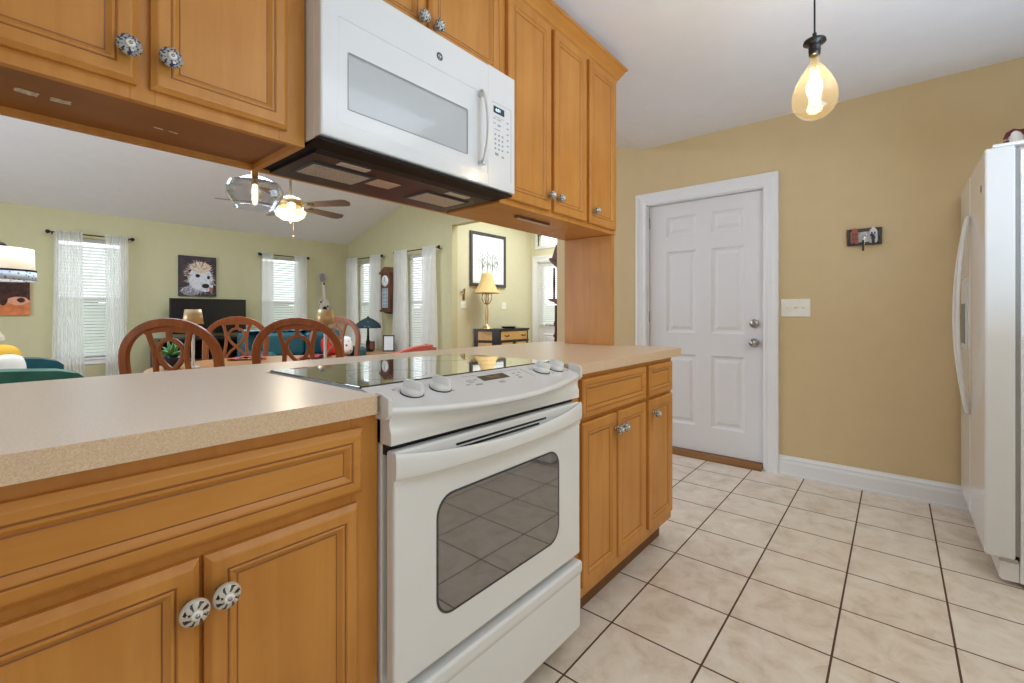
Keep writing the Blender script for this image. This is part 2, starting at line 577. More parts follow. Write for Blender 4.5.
    def build(s, name, mats, parent=None, at=None, bevel=None, seg=2, subsurf=0, thick=None, local=False):
        mats = mats if isinstance(mats, (list, tuple)) else [mats]
        me = bpy.data.meshes.new(name)
        if at is None:
            if parent is not None:
                at = WL[parent.name]
            else:
                xs, ys, zs = zip(*s.v)
                at = ((min(xs) + max(xs)) / 2, (min(ys) + max(ys)) / 2, min(zs))
        off = (0, 0, 0) if local else at
        me.from_pydata([(p[0] - off[0], p[1] - off[1], p[2] - off[2]) for p in s.v], [], s.f)
        for mt in mats:
            me.materials.append(mt)
        me.polygons.foreach_set('material_index', s.mi)
        me.polygons.foreach_set('use_smooth', s.sm)
        me.update()
        bm = bmesh.new()
        bm.from_mesh(me)
        bmesh.ops.recalc_face_normals(bm, faces=bm.faces)
        bm.to_mesh(me)
        bm.free()
        o = bpy.data.objects.new(name, me)
        COL.objects.link(o)
        if parent is not None:
            o.parent = parent
            pw = WL[parent.name]
            o.location = (at[0] - pw[0], at[1] - pw[1], at[2] - pw[2])
        else:
            o.location = at
        WL[o.name] = tuple(at)
        if thick:
            md = o.modifiers.new('thickness', 'SOLIDIFY'); md.thickness = thick; md.offset = 0
        if bevel:
            md = o.modifiers.new('edges', 'BEVEL'); md.width = bevel; md.segments = seg; md.limit_method = 'ANGLE'; md.angle_limit = R(40)
        if subsurf:
            md = o.modifiers.new('smooth', 'SUBSURF'); md.levels = subsurf; md.render_levels = subsurf
            for p in me.polygons:
                p.use_smooth = True
        return o


def tag(o, label, cat, group=None, kind=None):
    o['label'] = label
    o['category'] = cat
    if group: o['group'] = group
    if kind: o['kind'] = kind
    return o


def thing(name, label, cat, loc, group=None):
    o = bpy.data.objects.new(name, None)
    o.empty_display_size = 0.1
    COL.objects.link(o)
    o.location = loc
    WL[o.name] = tuple(loc)
    return tag(o, label, cat, group)


def struct(o):
    o['kind'] = 'structure'
    return o


def copy_tree(src, loc, rz, label=None):
    """a thing with copies of its parts and sub-parts"""
    r = src.copy(); COL.objects.link(r)
    r.location = loc; r.rotation_euler = (0, 0, rz)
    if label: r['label'] = label
    for ch in list(src.children):
        c = ch.copy(); COL.objects.link(c); c.parent = r
        for g in list(ch.children):
            d = g.copy(); COL.objects.link(d); d.parent = c
    return r


def text_verts(txt, size):
    cu = bpy.data.curves.new('tmp', 'FONT')
    cu.body = txt; cu.size = size; cu.align_x = 'CENTER'; cu.align_y = 'CENTER'; cu.extrude = 0.0004
    o = bpy.data.objects.new('tmp', cu)
    me = o.to_mesh()
    v = [tuple(p.co) for p in me.vertices]
    f = [tuple(p.vertices) for p in me.polygons]
    o.to_mesh_clear()
    bpy.data.objects.remove(o); bpy.data.curves.remove(cu)
    return v, f


def rrect(x0, x1, z0, z1, r, n=6):
    out = []
    for cx, cz, a0 in ((x1 - r, z1 - r, 0), (x0 + r, z1 - r, 90), (x0 + r, z0 + r, 180), (x1 - r, z0 + r, 270)):
        for k in range(n + 1):
            a = R(a0 + 90 * k / n)
            out.append((cx + r * cos(a), cz + r * sin(a)))
    return out


# ---------------------------------------------------------------- the room
WX, GX, BY, KY, FY, LX = 3.65, 4.90, 8.45, 1.62, -1.15, -2.2     # right wall, gable wall, back wall, ceiling fold, wall behind fridge, left wall
RY, RZ, EZ = 5.0, 3.52, 2.50
JY = 5.36                                                       # foyer picture wall
DX = 6.945                                                      # front door wall
T = 0.12


def slope(y):
    return EZ + (RZ - EZ) * ((y - KY) / (RY - KY) if y < RY else (BY - y) / (BY - RY))


struct(MB().box(LX, WX, FY, 1.45, -0.1, 0).build('floor', M['tile'], at=(0, 0, 0)))
struct(MB().box(LX, DX, 1.45, BY, -0.1, 0).build('floor_living', M['plank'], at=(0, 0, 0)))
struct(MB().box(LX, WX + T, FY, KY, EZ, EZ + 0.1).build('ceiling', M['ceil'], at=(0, 0, EZ)))
v = MB()
v.prism([(KY, EZ), (RY, RZ), (BY, EZ), (BY, EZ + 0.1), (RY, RZ + 0.1), (KY, EZ + 0.1)], LX, GX, 'x')
struct(v.build('ceiling_vault', M['ceil'], at=(0, 0, EZ)))
struct(MB().box(WX + T, DX + T, 2.45, 5.5, 3.0, 3.1).build('ceiling_foyer', M['ceil'], at=(5, 4, 3)))

# right kitchen wall with the door opening (y 0.70..1.585)
DY0, DY1, DZ = 0.705, 1.602, 2.035
w = MB()
w.box(WX, WX + T, FY, DY0, 0, EZ).box(WX, WX + T, DY1, 2.5, 0, EZ).box(WX, WX + T, DY0, DY1, DZ, EZ)
w.prism([(KY, EZ), (2.5, EZ), (2.5, slope(2.5))], WX, WX + T, 'x')
struct(w.build('wall_right', M['tan'], at=(WX, 0, 0)))
struct(MB().box(LX, WX, FY - T, FY, 0, EZ).build('wall_front', M['tan'], at=(0, FY, 0)))
w = MB().prism([(FY, 0), (BY, 0), (BY, EZ), (RY, RZ), (KY, EZ), (FY, EZ)], LX - T, LX, 'x')
struct(w.build('wall_left', M['olive'], at=(LX, 0, 0)))
# foyer side wall (faces +y) and wall beyond
struct(MB().box(WX + T, DX, 2.38, 2.5, 0, 3.0).build('wall_foyer_side', M['cream'], at=(5, 2.4, 0)))
struct(MB().box(GX + T, DX, JY, JY + T, 0, 3.0).build('wall_foyer_back', M['cream'], at=(5, JY, 0)))

WIN_B = [(0.715, 1.425, 0.52, 2.14), (3.26, 3.97, 0.52, 2.13)]     # back wall windows x0,x1,z0,z1
WIN_G = [(7.36, 8.06, 0.52, 2.13), (5.78, 6.48, 0.52, 2.13)]       # gable wall windows y0,y1,z0,z1


def holed(a0, a1, z0, z1, holes, mk):
    cuts = sorted(holes)
    p = a0
    for h0, h1, b0, b1 in cuts:
        mk(p, h0, z0, z1)
        mk(h0, h1, z0, b0)
        mk(h0, h1, b1, z1)
        p = h1
    mk(p, a1, z0, z1)


w = MB()
holed(LX, GX + T, 0, EZ, WIN_B, lambda a, b, c, d: w.box(a, b, BY, BY + T, c, d))
struct(w.build('wall_back', M['olive'], at=(0, BY, 0)))
w = MB()
holed(JY, BY, 0, EZ, WIN_G, lambda a, b, c, d: w.box(GX, GX + T, a, b, c, d))
w.prism([(2.5, EZ + 0.024), (JY, EZ + 0.024), (JY, EZ), (BY, EZ), (RY, RZ), (2.5, slope(2.5))], GX, GX + T, 'x')
struct(w.build('wall_gable', M['olive'], at=(GX, 5, 0)))
# front door wall with door, transom
FD0, FD1, FDZ = 4.27, 5.20, 2.10
w = MB()
w.box(DX, DX + T, 2.45, FD0, 0, 3.0).box(DX, DX + T, FD1, JY + T, 0, 3.0)
w.box(DX, DX + T, FD0, FD1, FDZ, 2.40).box(DX, DX + T, FD0, FD1, 2.62, 3.0)
struct(w.build('wall_entry', M['cream'], at=(DX, 4, 0)))

# garden outside the windows
def hedge(u, t):
    a = 2 * pi * 0.0 + u
    if u < 0.5:
        px, py = -4 + 30 * u, BY + 4.0
    else:
        px, py = GX + 6.1, BY + 4.0 - (u - 0.5) * 24
    d_ = 0.25 * sin(u * 91) + 0.2 * sin(u * 233 + t * 9) + 0.18 * sin(t * 17 + u * 60)
    return (px + (d_ if u >= 0.5 else 0), py + (d_ if u < 0.5 else 0), -0.15 + 1.5 * t + 0.1 * sin(u * 150) * t)
hg = MB().grid(hedge, 160, 14).build('hedge', plain('hedge_leaves', (112, 130, 96), 0.9, var=0.5, scale=9, bump=0.6, bscale=30), at=(4, BY + 4, 0))
tag(hg, 'green hedge outside beyond the living room windows', 'hedge', None, 'stuff')
struct(MB().box(-6, 24, BY + T, BY + 12, -0.2, -0.12).box(DX + T, 24, -6, BY + T, -0.2, -0.12).box(GX + T, DX + T, JY + T, BY + T, -0.2, -0.12).build('ground_outside', plain('lawn', (150, 160, 120), 0.95, var=0.3, scale=3), at=(5, BY + 2, -0.2)))

# baseboard with moulded top
bp = [(0, 0), (-0.016, 0), (-0.016, 0.085), (-0.012, 0.10), (-0.013, 0.112), (-0.006, 0.125), (-0.004, 0.133), (0, 0.133)]
b = MB().prism([(WX + a, z) for a, z in bp], FY + 0.001, 0.622, 'y')
b.prism([(WX + a * 0.7 - 0.008, z * 0.15) for a, z in bp], FY + 0.001, 0.622, 'y')
struct(b.build('baseboard_right', M['trim'], at=(WX, 0, 0)))
struct(MB().prism([(JY + a, z) for a, z in bp], GX + T, DX, 'x').build('baseboard_foyer', M['trim'], at=(5, JY, 0)))

# ---- door_1: white six panel door with casing
c = MB()
cp = [(0.0, 0.0), (0.0, 0.014), (0.012, 0.017), (0.03, 0.013), (0.055, 0.016), (0.075, 0.022), (0.092, 0.022), (0.095, 0.018), (0.095, 0.0)]


def casing(mb, y0, y1, z1, face, sign, prof, z0=0.0):
    """mitred casing round an opening in a wall of constant x"""
    for k in range(len(prof)):
        (o1, h1), (o2, h2) = prof[k], prof[(k + 1) % len(prof)]
        def ring(o, h):
            return [(face + sign * h, y0 - o, z0), (face + sign * h, y0 - o, z1 + o), (face + sign * h, y1 + o, z1 + o), (face + sign * h, y1 + o, z0)]
        a, bq = ring(o1, h1), ring(o2, h2)
        mb.add(a + bq, [(i, i + 1, i + 5, i + 4) for i in range(3)])
    for e in (0, 3):
        mb.add([[(face + sign * h, y0 - o, z0) if e == 0 else (face + sign * h, y1 + o, z0)][0] for o, h in prof], [tuple(range(len(prof)))])


casing(c, DY0 + 0.012, DY1 - 0.012, DZ - 0.012, WX, -1, cp)
struct(c.build('trim_1', M['trim'], at=(WX, 1.15, 0)))
j = MB()
j.box(WX, WX + T, DY0, DY0 + 0.018, 0.0, DZ).box(WX, WX + T, DY1 - 0.018, DY1, 0, DZ).box(WX, WX + T, DY0, DY1, DZ - 0.018, DZ)
j.box(WX + 0.082, WX + 0.10, DY0 + 0.018, DY0 + 0.03, 0.04, DZ - 0.018).box(WX + 0.082, WX + 0.10, DY1 - 0.03, DY1 - 0.018, 0.04, DZ - 0.018)
struct(j.build('trim_2', M['trim'], at=(WX, 1.15, 0)))
struct(MB().prism([(WX - 0.05, 0), (WX + 0.11, 0), (WX + 0.11, 0.034), (WX - 0.01, 0.034), (WX - 0.05, 0.012)], DY0 + 0.02, DY1 - 0.02, 'y').build('trim_3', M['threshold'], at=(WX, 1.15, 0)))

SX = WX + 0.036                      # slab face
ys = [DY0 + 0.021, DY0 + 0.145, DY0 + 0.385, DY0 + 0.495, DY0 + 0.735, DY1 - 0.021]
zs = [0.04, 0.235, 0.795, 0.965, 1.625, 1.745, 1.905, DZ - 0.022]
d = MB()
for a, bq in ((0, 1), (2, 3), (4, 5)):
    d.box(SX, SX + 0.042, ys[a], ys[bq], zs[0], zs[7])
for col in ((1, 2), (3, 4)):
    for a, bq in ((0, 1), (2, 3), (4, 5), (6, 7)):
        d.box(SX, SX + 0.042, ys[col[0]], ys[col[1]], zs[a], zs[bq])
    for a, bq in ((1, 2), (3, 4), (5, 6)):
        y0, y1, z0, z1 = ys[col[0]], ys[col[1]], zs[a], zs[bq]
        rc = []
        for ins, dp in ((0, 0), (0.006, 0.004), (0.016, 0.011), (0.03, 0.012), (0.05, 0.004), (0.056, 0.003)):
            rc.append((y0 + ins, y1 - ins, z0 + ins, z1 - ins, dp))
        d.loops(rc, lambda a_, z_, dd: (SX + dd, a_, z_), [0] * 6)
door = struct(d.build('door_1', M['doorw'], at=(SX, 1.15, 0.04)))
kx = [(0.0, 0.0), (0.03, 0.0), (0.033, 0.004), (0.03, 0.010), (0.014, 0.013), (0.012, 0.03), (0.02, 0.036), (0.027, 0.046), (0.027, 0.056), (0.018, 0.064), (0.0, 0.066)]
MB().lathe(kx, (SX, DY0 + 0.08, 0.905), 'x').build('door_knob', M['nickel'], door)
MB().lathe([(0, 0), (0.03, 0), (0.032, 0.006), (0.028, 0.016), (0.012, 0.018), (0.0, 0.018)], (SX, DY0 + 0.08, 1.045), 'x').box(SX - 0.03, SX - 0.017, DY0 + 0.076, DY0 + 0.084, 1.028, 1.062).build('deadbolt', M['nickel'], door)
for z in (0.25, 1.05, 1.83):
    MB().sweep([(SX - 0.004, DY1 - 0.019, z), (SX - 0.004, DY1 - 0.019, z + 0.09)], 0.005, n=8).build('hinge', M['nickel'], door)

# ---- front door, transom
c = MB()
casing(c, FD0, FD1, FDZ, DX, -1, [(o * 1.2, h) for o, h in cp])
struct(c.build('trim_4', M['trim'], at=(DX, 4.7, 0)))
d = MB()
for a in ((FD0, FD0 + 0.13, 0.02, FDZ), (FD1 - 0.13, FD1, 0.02, FDZ), (FD0 + 0.13, FD1 - 0.13, 0.02, 0.90), (FD0 + 0.13, FD1 - 0.13, 2.02, FDZ)):
    d.box(DX + 0.02, DX + 0.06, *a)
for y0, y1, z0, z1 in ((FD0 + 0.13, FD0 + 0.42, 0.2, 0.75), (FD1 - 0.42, FD1 - 0.13, 0.2, 0.75)):
    rc = [(y0 + i, y1 - i, z0 + i, z1 - i, dp) for i, dp in ((0, 0.0), (0.02, -0.012), (0.04, -0.002), (0.06, -0.008))]
    d.loops(rc, lambda a_, z_, dd: (DX + 0.02 + dd, a_, z_), [0] * 4)
fdoor = struct(d.build('door_2', M['doorw'], at=(DX, 4.7, 0.02)))
MB().box(DX + 0.038, DX + 0.042, FD0 + 0.13, FD1 - 0.13, 0.90, 2.02).build('pane', M['pane'], fdoor)
t = MB().box(DX + 0.03, DX + 0.05, FD0, FD1, 2.40, 2.62)
tw = struct(t.build('window_5', M['pane'], at=(DX, 4.7, 2.4)))
c = MB()
for a in ((FD0 - 0.05, FD1 + 0.05, 2.345, 2.40), (FD0 - 0.05, FD1 + 0.05, 2.62, 2.675), (FD0 - 0.05, FD0, 2.40, 2.62), (FD1, FD1 + 0.05, 2.40, 2.62)):
    c.box(DX - 0.018, DX + 0.03, *a)
c.build('window_frame', M['trim'], tw)
bl = MB()
for k in range(30):
    z = 0.945 + k * 0.0385
    bl.prism([(DX - 0.014, z), (DX + 0.006, z + 0.033), (DX + 0.009, z + 0.032), (DX - 0.011, z - 0.001)], FD0 + 0.10, FD1 - 0.06, 'y')
bl.box(DX - 0.028, DX + 0.002, FD0 + 0.10, FD1 - 0.06, 2.08, 2.12).box(DX - 0.026, DX - 0.002, FD0 + 0.10, FD1 - 0.06, 0.92, 0.94)
tag(bl.build('window_blind', M['blind'], at=(DX, 4.7, 0.92)), 'white slatted blind hung on the front door beside the hallway chest', 'blind')


# ---- living room windows, blinds, rods, curtains; wall frame s along wall, n into the room
def frameB(s, n, z): return (s, BY - n, z)
def frameG(s, n, z): return (GX - n, s, z)


def make_window(k, s0, s1, z0, z1, W, blind_label, rod_label, rod, panels):
    wd = MB()
    for a in ((s0, s0 + 0.04, z0, z1), (s1 - 0.04, s1, z0, z1), (s0, s1, z0, z0 + 0.04), (s0, s1, z1 - 0.04, z1), (s0, s1, (z0 + z1) / 2 - 0.02, (z0 + z1) / 2 + 0.02)):
        wd.box(a[0], a[1], -0.09, -0.05, a[2], a[3])
    wd.box(s0 - 0.03, s1 + 0.03, -0.06, 0.035, z0 - 0.025, z0)
    wd.box(s0 - 0.02, s1 + 0.02, 0, 0.015, z0 - 0.09, z0 - 0.025)
    wd.xf(W)
    o = struct(wd.build('window_%d' % k, M['vinyl'], at=W((s0 + s1) / 2, 0, z0)))
    MB().box(s0 + 0.03, s1 - 0.03, -0.073, -0.068, z0 + 0.03, z1 - 0.03).xf(W).build('pane', M['pane'], o)
    bl = MB()
    n = int((z1 - z0 - 0.09) / 0.043)
    for q in range(n):
        z = z0 + 0.045 + q * 0.043
        c_, s_ = 0.013, 0.0185
        bl.prism([(-0.03 - c_, z + s_), (-0.03 + c_, z - s_), (-0.03 + c_ + 0.003, z - s_), (-0.03 - c_ + 0.003, z + s_)], s0 + 0.008, s1 - 0.008, 'x')
    bl.box(s0 + 0.006, s1 - 0.006, -0.05, -0.01, z1 - 0.045, z1 - 0.002)
    bl.box(s0 + 0.008, s1 - 0.008, -0.045, -0.015, z0 + 0.012, z0 + 0.026)
    for a in (s0 + 0.12, s1 - 0.12):
        bl.box(a, a + 0.004, -0.004, -0.002, z0 + 0.02, z1 - 0.04)
    bl.xf(W)
    tag(bl.build('window_blind', M['blind'], at=W((s0 + s1) / 2, 0, z0)), blind_label, 'blind', 'blinds in the living room windows')
    # rod with finials on brackets
    r0, r1, rz = rod
    rr = thing('curtain_rod', rod_label, 'curtain rod', W((r0 + r1) / 2, 0.09, rz), 'curtain rods above the living room windows')
    MB().sweep([W(r0, 0.09, rz), W(r1, 0.09, rz)], 0.008, n=10).build('pole', M['bronze'], rr)
    for e in (r0, r1):
        c0 = W(e, 0.09, rz)
        MB().ball(c0, 0.026, 8).build('finial', M['bronze'], rr)
    for e in (r0 + 0.04, r1 - 0.04):
        MB().sweep([W(e, 0.002, rz - 0.01), W(e, 0.05, rz - 0.02), W(e, 0.09, rz - 0.006)], 0.008, n=8).build('bracket', M['bronze'], rr)
    for (a0, a1, b0, b1, zb, lab) in panels:
        ph = random.random() * 6
        nf = 6 + int((a1 - a0) * 12)
        def fn(u, t, a0=a0, a1=a1, b0=b0, b1=b1, zb=zb, ph=ph, nf=nf):
            z = (rz + 0.025) + (zb - rz - 0.025) * t
            tt = t ** 1.4
            s = (a0 + (a1 - a0) * u) * (1 - tt) + (b0 + (b1 - b0) * u) * tt
            amp = 0.016 + 0.022 * t
            n_ = 0.13 + amp * sin(u * nf * 2 * pi + ph + 0.9 * sin(t * 2 + ph)) + 0.008 * sin(u * 40 + t * 5)
            if t < 0.03: n_ = 0.13 + 0.014 * sin(u * nf * 4 * pi)
            return W(s, n_, z)
        cm = MB().grid(fn, nf * 10, 24)
        tag(cm.build('curtain', M['sheer'], at=W((b0 + b1) / 2, 0.09, zb)), lab, 'curtain', 'sheer curtains in the living room')


make_window(1, *WIN_B[0], frameB, 'white slatted blind in the window between the cow painting and the dog painting', 'dark curtain rod on the wall between the cow painting and the dog painting', (0.644, 1.496, 2.183),
            [(0.70, 0.97, 0.66, 0.99, 0.03, 'sheer white curtain panel on the side of the cow painting'), (1.19, 1.44, 1.20, 1.44, 0.03, 'sheer white curtain panel on the side of the dog painting')])
make_window(2, *WIN_B[1], frameB, 'white slatted blind in the window between the television and the guitar', 'dark curtain rod on the wall between the television and the guitar', (3.2, 4.05, 2.153),
            [(3.23, 3.41, 3.22, 3.42, 0.03, 'sheer white curtain panel beside the black television'), (3.77, 4.00, 3.78, 4.03, 0.03, 'sheer white curtain panel beside the hanging guitar')])
make_window(3, *WIN_G[0], frameG, 'white slatted blind in the window behind the dark domed lamp', 'dark curtain rod between the room corner and the wall clock', (7.13, 8.27, 2.175),
            [(7.88, 8.25, 7.88, 8.27, 0.03, 'sheer white curtain panel next to the room corner with the guitar'), (7.12, 7.45, 7.06, 7.50, 0.03, 'sheer white curtain panel behind the wall clock and domed lamp')])
make_window(4, *WIN_G[1], frameG, 'white slatted blind in the window behind the salmon armchair', 'dark curtain rod over the window nearest the hallway opening', (5.57, 6.74, 2.19),
            [(6.33, 6.70, 6.30, 6.74, 0.03, 'sheer white curtain panel between the wall clock and salmon armchair'), (5.60, 5.92, 5.56, 5.94, 0.03, 'sheer white curtain panel nearest the hallway opening')])

# ---------------------------------------------------------------- cabinets


def panel_front(x0, x1, z0, z1, yf, thick, frame, style):
    """door or drawer front: moulded frame, glazed grooves, flat centre panel"""
    mb = MB()
    if style == 'wide':         # heavy outer bevel, beaded inner edge
        rc = [(0.0, thick), (0.0, 0.009), (0.009, 0.001), (0.012, 0.0), (frame - 0.002, 0.0), (frame, 0.0025), (frame + 0.0025, 0.0025),
              (frame + 0.004, 0.001), (frame + 0.007, 0.0012), (frame + 0.012, 0.006), (frame + 0.0155, 0.009), (frame + 0.018, 0.0085)]
        mt = [0, 0, 0, 0, 0, 1, 0, 0, 0, 0, 1, 0]
    else:
        rc = [(0.0, thick), (0.0, 0.004), (0.004, 0.0), (frame - 0.010, 0.0), (frame - 0.0085, 0.002), (frame - 0.0065, 0.002), (frame - 0.005, 0.0),
              (frame, 0.001), (frame + 0.006, 0.006), (frame + 0.009, 0.007), (frame + 0.011, 0.006)]
        mt = [0, 0, 0, 0, 1, 0, 0, 0, 1, 0, 0]
    mb.loops([(x0 + i, x1 - i, z0 + i, z1 - i, dp) for i, dp in rc], lambda a, z, dd: (a, yf + dd, z), mt)
    mb.add([(x0, yf + thick, z0), (x1, yf + thick, z0), (x1, yf + thick, z1), (x0, yf + thick, z1)], [(0, 1, 2, 3)])
    return mb


def knob(parent, x, yf, z, mat, s=1.0):
    mb = MB()
    mb.lathe([(0, 0), (0.009 * s, 0), (0.010 * s, 0.003), (0.007 * s, 0.006), (0.007 * s, 0.014), (0.016 * s, 0.015), (0.017 * s, 0.018)], (0, 0, 0), 'y', 20, 1)
    hd = [(0.0165 * s, 0.0175)]
    for k in range(11):
        a = -0.9 + 2.25 * k / 10
        hd.append((0.0205 * s * cos(a) + 0.0, 0.026 + 0.0105 * s * sin(a)))
    hd.append((0.0, 0.0365))
    mb.lathe(hd, (0, 0, 0), 'y', 28, 0)
    mb.lathe([(0.0065 * s, 0.0345), (0.0075 * s, 0.037), (0.006 * s, 0.0385), (0.0, 0.0385)], (0, 0, 0), 'y', 20, 2)
    mb.lathe([(0.0032 * s, 0.0380), (0.0032 * s, 0.0405), (0.0, 0.041)], (0, 0, 0), 'y', 14, 1)
    o = mb.build('knob', [mat, M['nickel'], M['bird']], parent, at=(x, yf, z), local=True)
    return o


def cabinet(name, label, group, x0, x1, yb, yf, z0):
    """carcass + face frame; returns the root. yf is the face frame front"""
    r = thing(name, label, 'cabinet', ((x0 + x1) / 2, (yb + yf) / 2, z0), group)
    return r


# ---- base cabinet left of the range
BF, BD = 0.850, 0.830             # face frame front, door front
ZT = 0.906                        # cabinet top (worktop underside)
bl = cabinet('base_cabinet', 'honey maple base cabinet left of the range, wide drawer over two doors', 'base cabinets of the peninsula', -0.105, 0.5635, 1.46, BF, 0)
b = MB()
b.box(-0.105, -0.087, BF + 0.02, 1.46, 0.0, ZT).box(0.545, 0.5625, BF + 0.02, 1.46, 0.0, ZT).box(-0.087, 0.545, 1.44, 1.46, 0.0, ZT).box(-0.087, 0.545, BF + 0.02, 1.44, 0.11, 0.128)
b.build('body', M['maple'], bl)
b = MB()
b.box(-0.105, -0.045, BF, BF + 0.019, 0.11, ZT).box(0.4995, 0.5625, BF, BF + 0.019, 0.11, ZT).box(0.222, 0.25, BF, BF + 0.019, 0.15, 0.70)
b.box(-0.045, 0.4995, BF, BF + 0.019, 0.855, ZT).box(-0.045, 0.4995, BF, BF + 0.019, 0.70, 0.76).box(-0.045, 0.4995, BF, BF + 0.019, 0.11, 0.17)
b.build('face_frame', M['maple'], bl, bevel=0.001)
MB().box(-0.087, 0.545, BF + 0.075, BF + 0.09, 0.0, 0.11).build('toe_kick', M['kick'], bl)
panel_front(-0.04, 0.520, 0.750, 0.882, BD, 0.0195, 0.026, 'wide').build('drawer', [M['mapleh'], M['glaze']], bl)
dr = panel_front(0.239, 0.510, 0.145, 0.731, BD, 0.0195, 0.031, 'wide').build('door', [M['maple'], M['glaze']], bl)
knob(dr, 0.260, BD, 0.672, M['knobB'])
dl = panel_front(-0.04, 0.232, 0.145, 0.731, BD, 0.0195, 0.031, 'wide').build('door', [M['maple'], M['glaze']], bl)
knob(dl, 0.217, BD, 0.667, M['knobB'])

# ---- base cabinets right of the range
grp = 'base cabinets of the peninsula'
b2 = cabinet('base_cabinet', 'honey maple base cabinet right of the range, drawer over a pair of doors', grp, 1.3135, 1.915, 1.46, BF, 0)
b3 = cabinet('base_cabinet', 'narrow honey maple base cabinet with one small drawer and one door, nearest the white door', grp, 1.9155, 2.235, 1.46, BF, 0)
for r, x0, x1 in ((b2, 1.3135, 1.915), (b3, 1.9155, 2.235)):
    b = MB()
    b.box(x0, x0 + 0.018, BF + 0.02, 1.46, 0.11 if r is b3 else 0.0, ZT).box(x1 - 0.018, x1, BF + 0.02, 1.46, 0.11, ZT).box(x0 + 0.018, x1 - 0.018, 1.44, 1.46, 0.0, ZT).box(x0 + 0.018, x1 - 0.018, BF + 0.02, 1.44, 0.11, 0.128)
    b.box(x1 - 0.018, x1, BF + 0.09, 1.46, 0.0, 0.11)
    b.build('body', M['maple'], r)
    MB().box(x0 + 0.0185 if r is b2 else x0 + 0.0002, x1 - (0.0002 if r is b2 else 0.0), BF + 0.060, BF + 0.075, 0.0, 0.11).build('toe_kick', M['kick'], r)
b = MB()
b.box(1.3135, 1.40, BF, BF + 0.019, 0.11, ZT).box(1.885, 1.915, BF, BF + 0.019, 0.11, ZT)
b.box(1.40, 1.885, BF, BF + 0.019, 0.86, ZT).box(1.40, 1.885, BF, BF + 0.019, 0.70, 0.77).box(1.40, 1.885, BF, BF + 0.019, 0.11, 0.18).box(1.61, 1.65, BF, BF + 0.019, 0.18, 0.70)
b.build('face_frame', M['maple'], b2, bevel=0.001)
b = MB()
b.box(1.9155, 1.95, BF, BF + 0.019, 0.11, ZT).box(2.18, 2.235, BF, BF + 0.019, 0.11, ZT)
b.box(1.95, 2.18, BF, BF + 0.019, 0.86, ZT).box(1.95, 2.18, BF, BF + 0.019, 0.70, 0.77).box(1.95, 2.18, BF, BF + 0.019, 0.11, 0.18)
b.build('face_frame', M['maple'], b3, bevel=0.001)
panel_front(1.372, 1.900, 0.748, 0.886, BD, 0.0195, 0.030, 'flat').build('drawer', [M['mapleh'], M['glaze']], b2)
a1 = panel_front(1.372, 1.625, 0.158, 0.732, BD, 0.0195, 0.044, 'flat').build('door', [M['maple'], M['glaze']], b2)
a2 = panel_front(1.637, 1.900, 0.158, 0.732, BD, 0.0195, 0.044, 'flat').build('door', [M['maple'], M['glaze']], b2)
knob(a1, 1.607, BD, 0.672, M['knobC'], 0.9); knob(a2, 1.657, BD, 0.672, M['knobC'], 0.9)
panel_front(1.934, 2.205, 0.748, 0.886, BD, 0.0195, 0.030, 'flat').build('drawer', [M['mapleh'], M['glaze']], b3)
a3 = panel_front(1.934, 2.205, 0.158, 0.732, BD, 0.0195, 0.044, 'flat').build('door', [M['maple'], M['glaze']], b3)
knob(a3, 1.970, BD, 0.672, M['knobC'], 0.9)

# ---- worktop: one U-shaped slab round the range
cz0, cz1 = 0.907, 0.945
CF = 0.824
out = [(-0.12, CF), (0.5535, CF), (0.5535, 1.402), (1.318, 1.402), (1.318, CF), (2.302, CF)]
for k in range(1, 6):
    a = R(-90 + 90 * k / 5)
    out.append((2.302 + 0.03 * cos(a), CF + 0.03 + 0.03 * sin(a)))
out += [(2.332, 1.64), (2.31, 1.667), (-0.12, 1.667)]
ct = MB().prism(out, cz0, cz1, 'z')
tag(ct.build('worktop', M['counter'], at=(1.0, 1.2, cz0), bevel=0.0165, seg=5), 'speckled beige laminate worktop of the peninsula around the range', 'worktop')

# ---- upper cabinets
UF, UD, UZ, UT, UB = 1.167, 1.147, 1.545, 2.43, 1.478


def upper(name, label, x0, x1, z0, under=True):
    r = cabinet(name, label, 'wall cabinets above the peninsula', x0, x1, UB, UF, z0)
    b = MB()
    b.box(x0, x0 + 0.016, UF + 0.0195, UB, z0, UT).box(x1 - 0.016, x1, UF + 0.0195, UB, z0, UT).box(x0 + 0.016, x1 - 0.016, UB - 0.014, UB, z0, UT).box(x0 + 0.016, x1 - 0.016, UF + 0.0195, UB - 0.014, UT - 0.016, UT)
    b.build('body', M['maple'], r)
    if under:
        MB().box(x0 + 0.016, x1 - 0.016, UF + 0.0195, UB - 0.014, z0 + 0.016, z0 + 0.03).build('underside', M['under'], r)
    else:
        MB().box(x0 + 0.016, x1 - 0.016, UF + 0.0195, UB - 0.014, z0 + 0.0005, z0 + 0.014).build('underside', M['mapleh'], r)
    return r


def frame_upper(r, x0, x1, z0, stiles, rail=0.045):
    b = MB()
    for s0, s1 in stiles:
        b.box(s0, s1, UF, UF + 0.019, z0, UT)
    xs = sorted(stiles)
    for (p0, p1), (q0, q1) in zip(xs[:-1], xs[1:]):
        b.box(p1, q0, UF, UF + 0.019, z0, z0 + rail).box(p1, q0, UF, UF + 0.019, UT - 0.05, UT)
    b.build('face_frame', M['maple'], r, bevel=0.001)


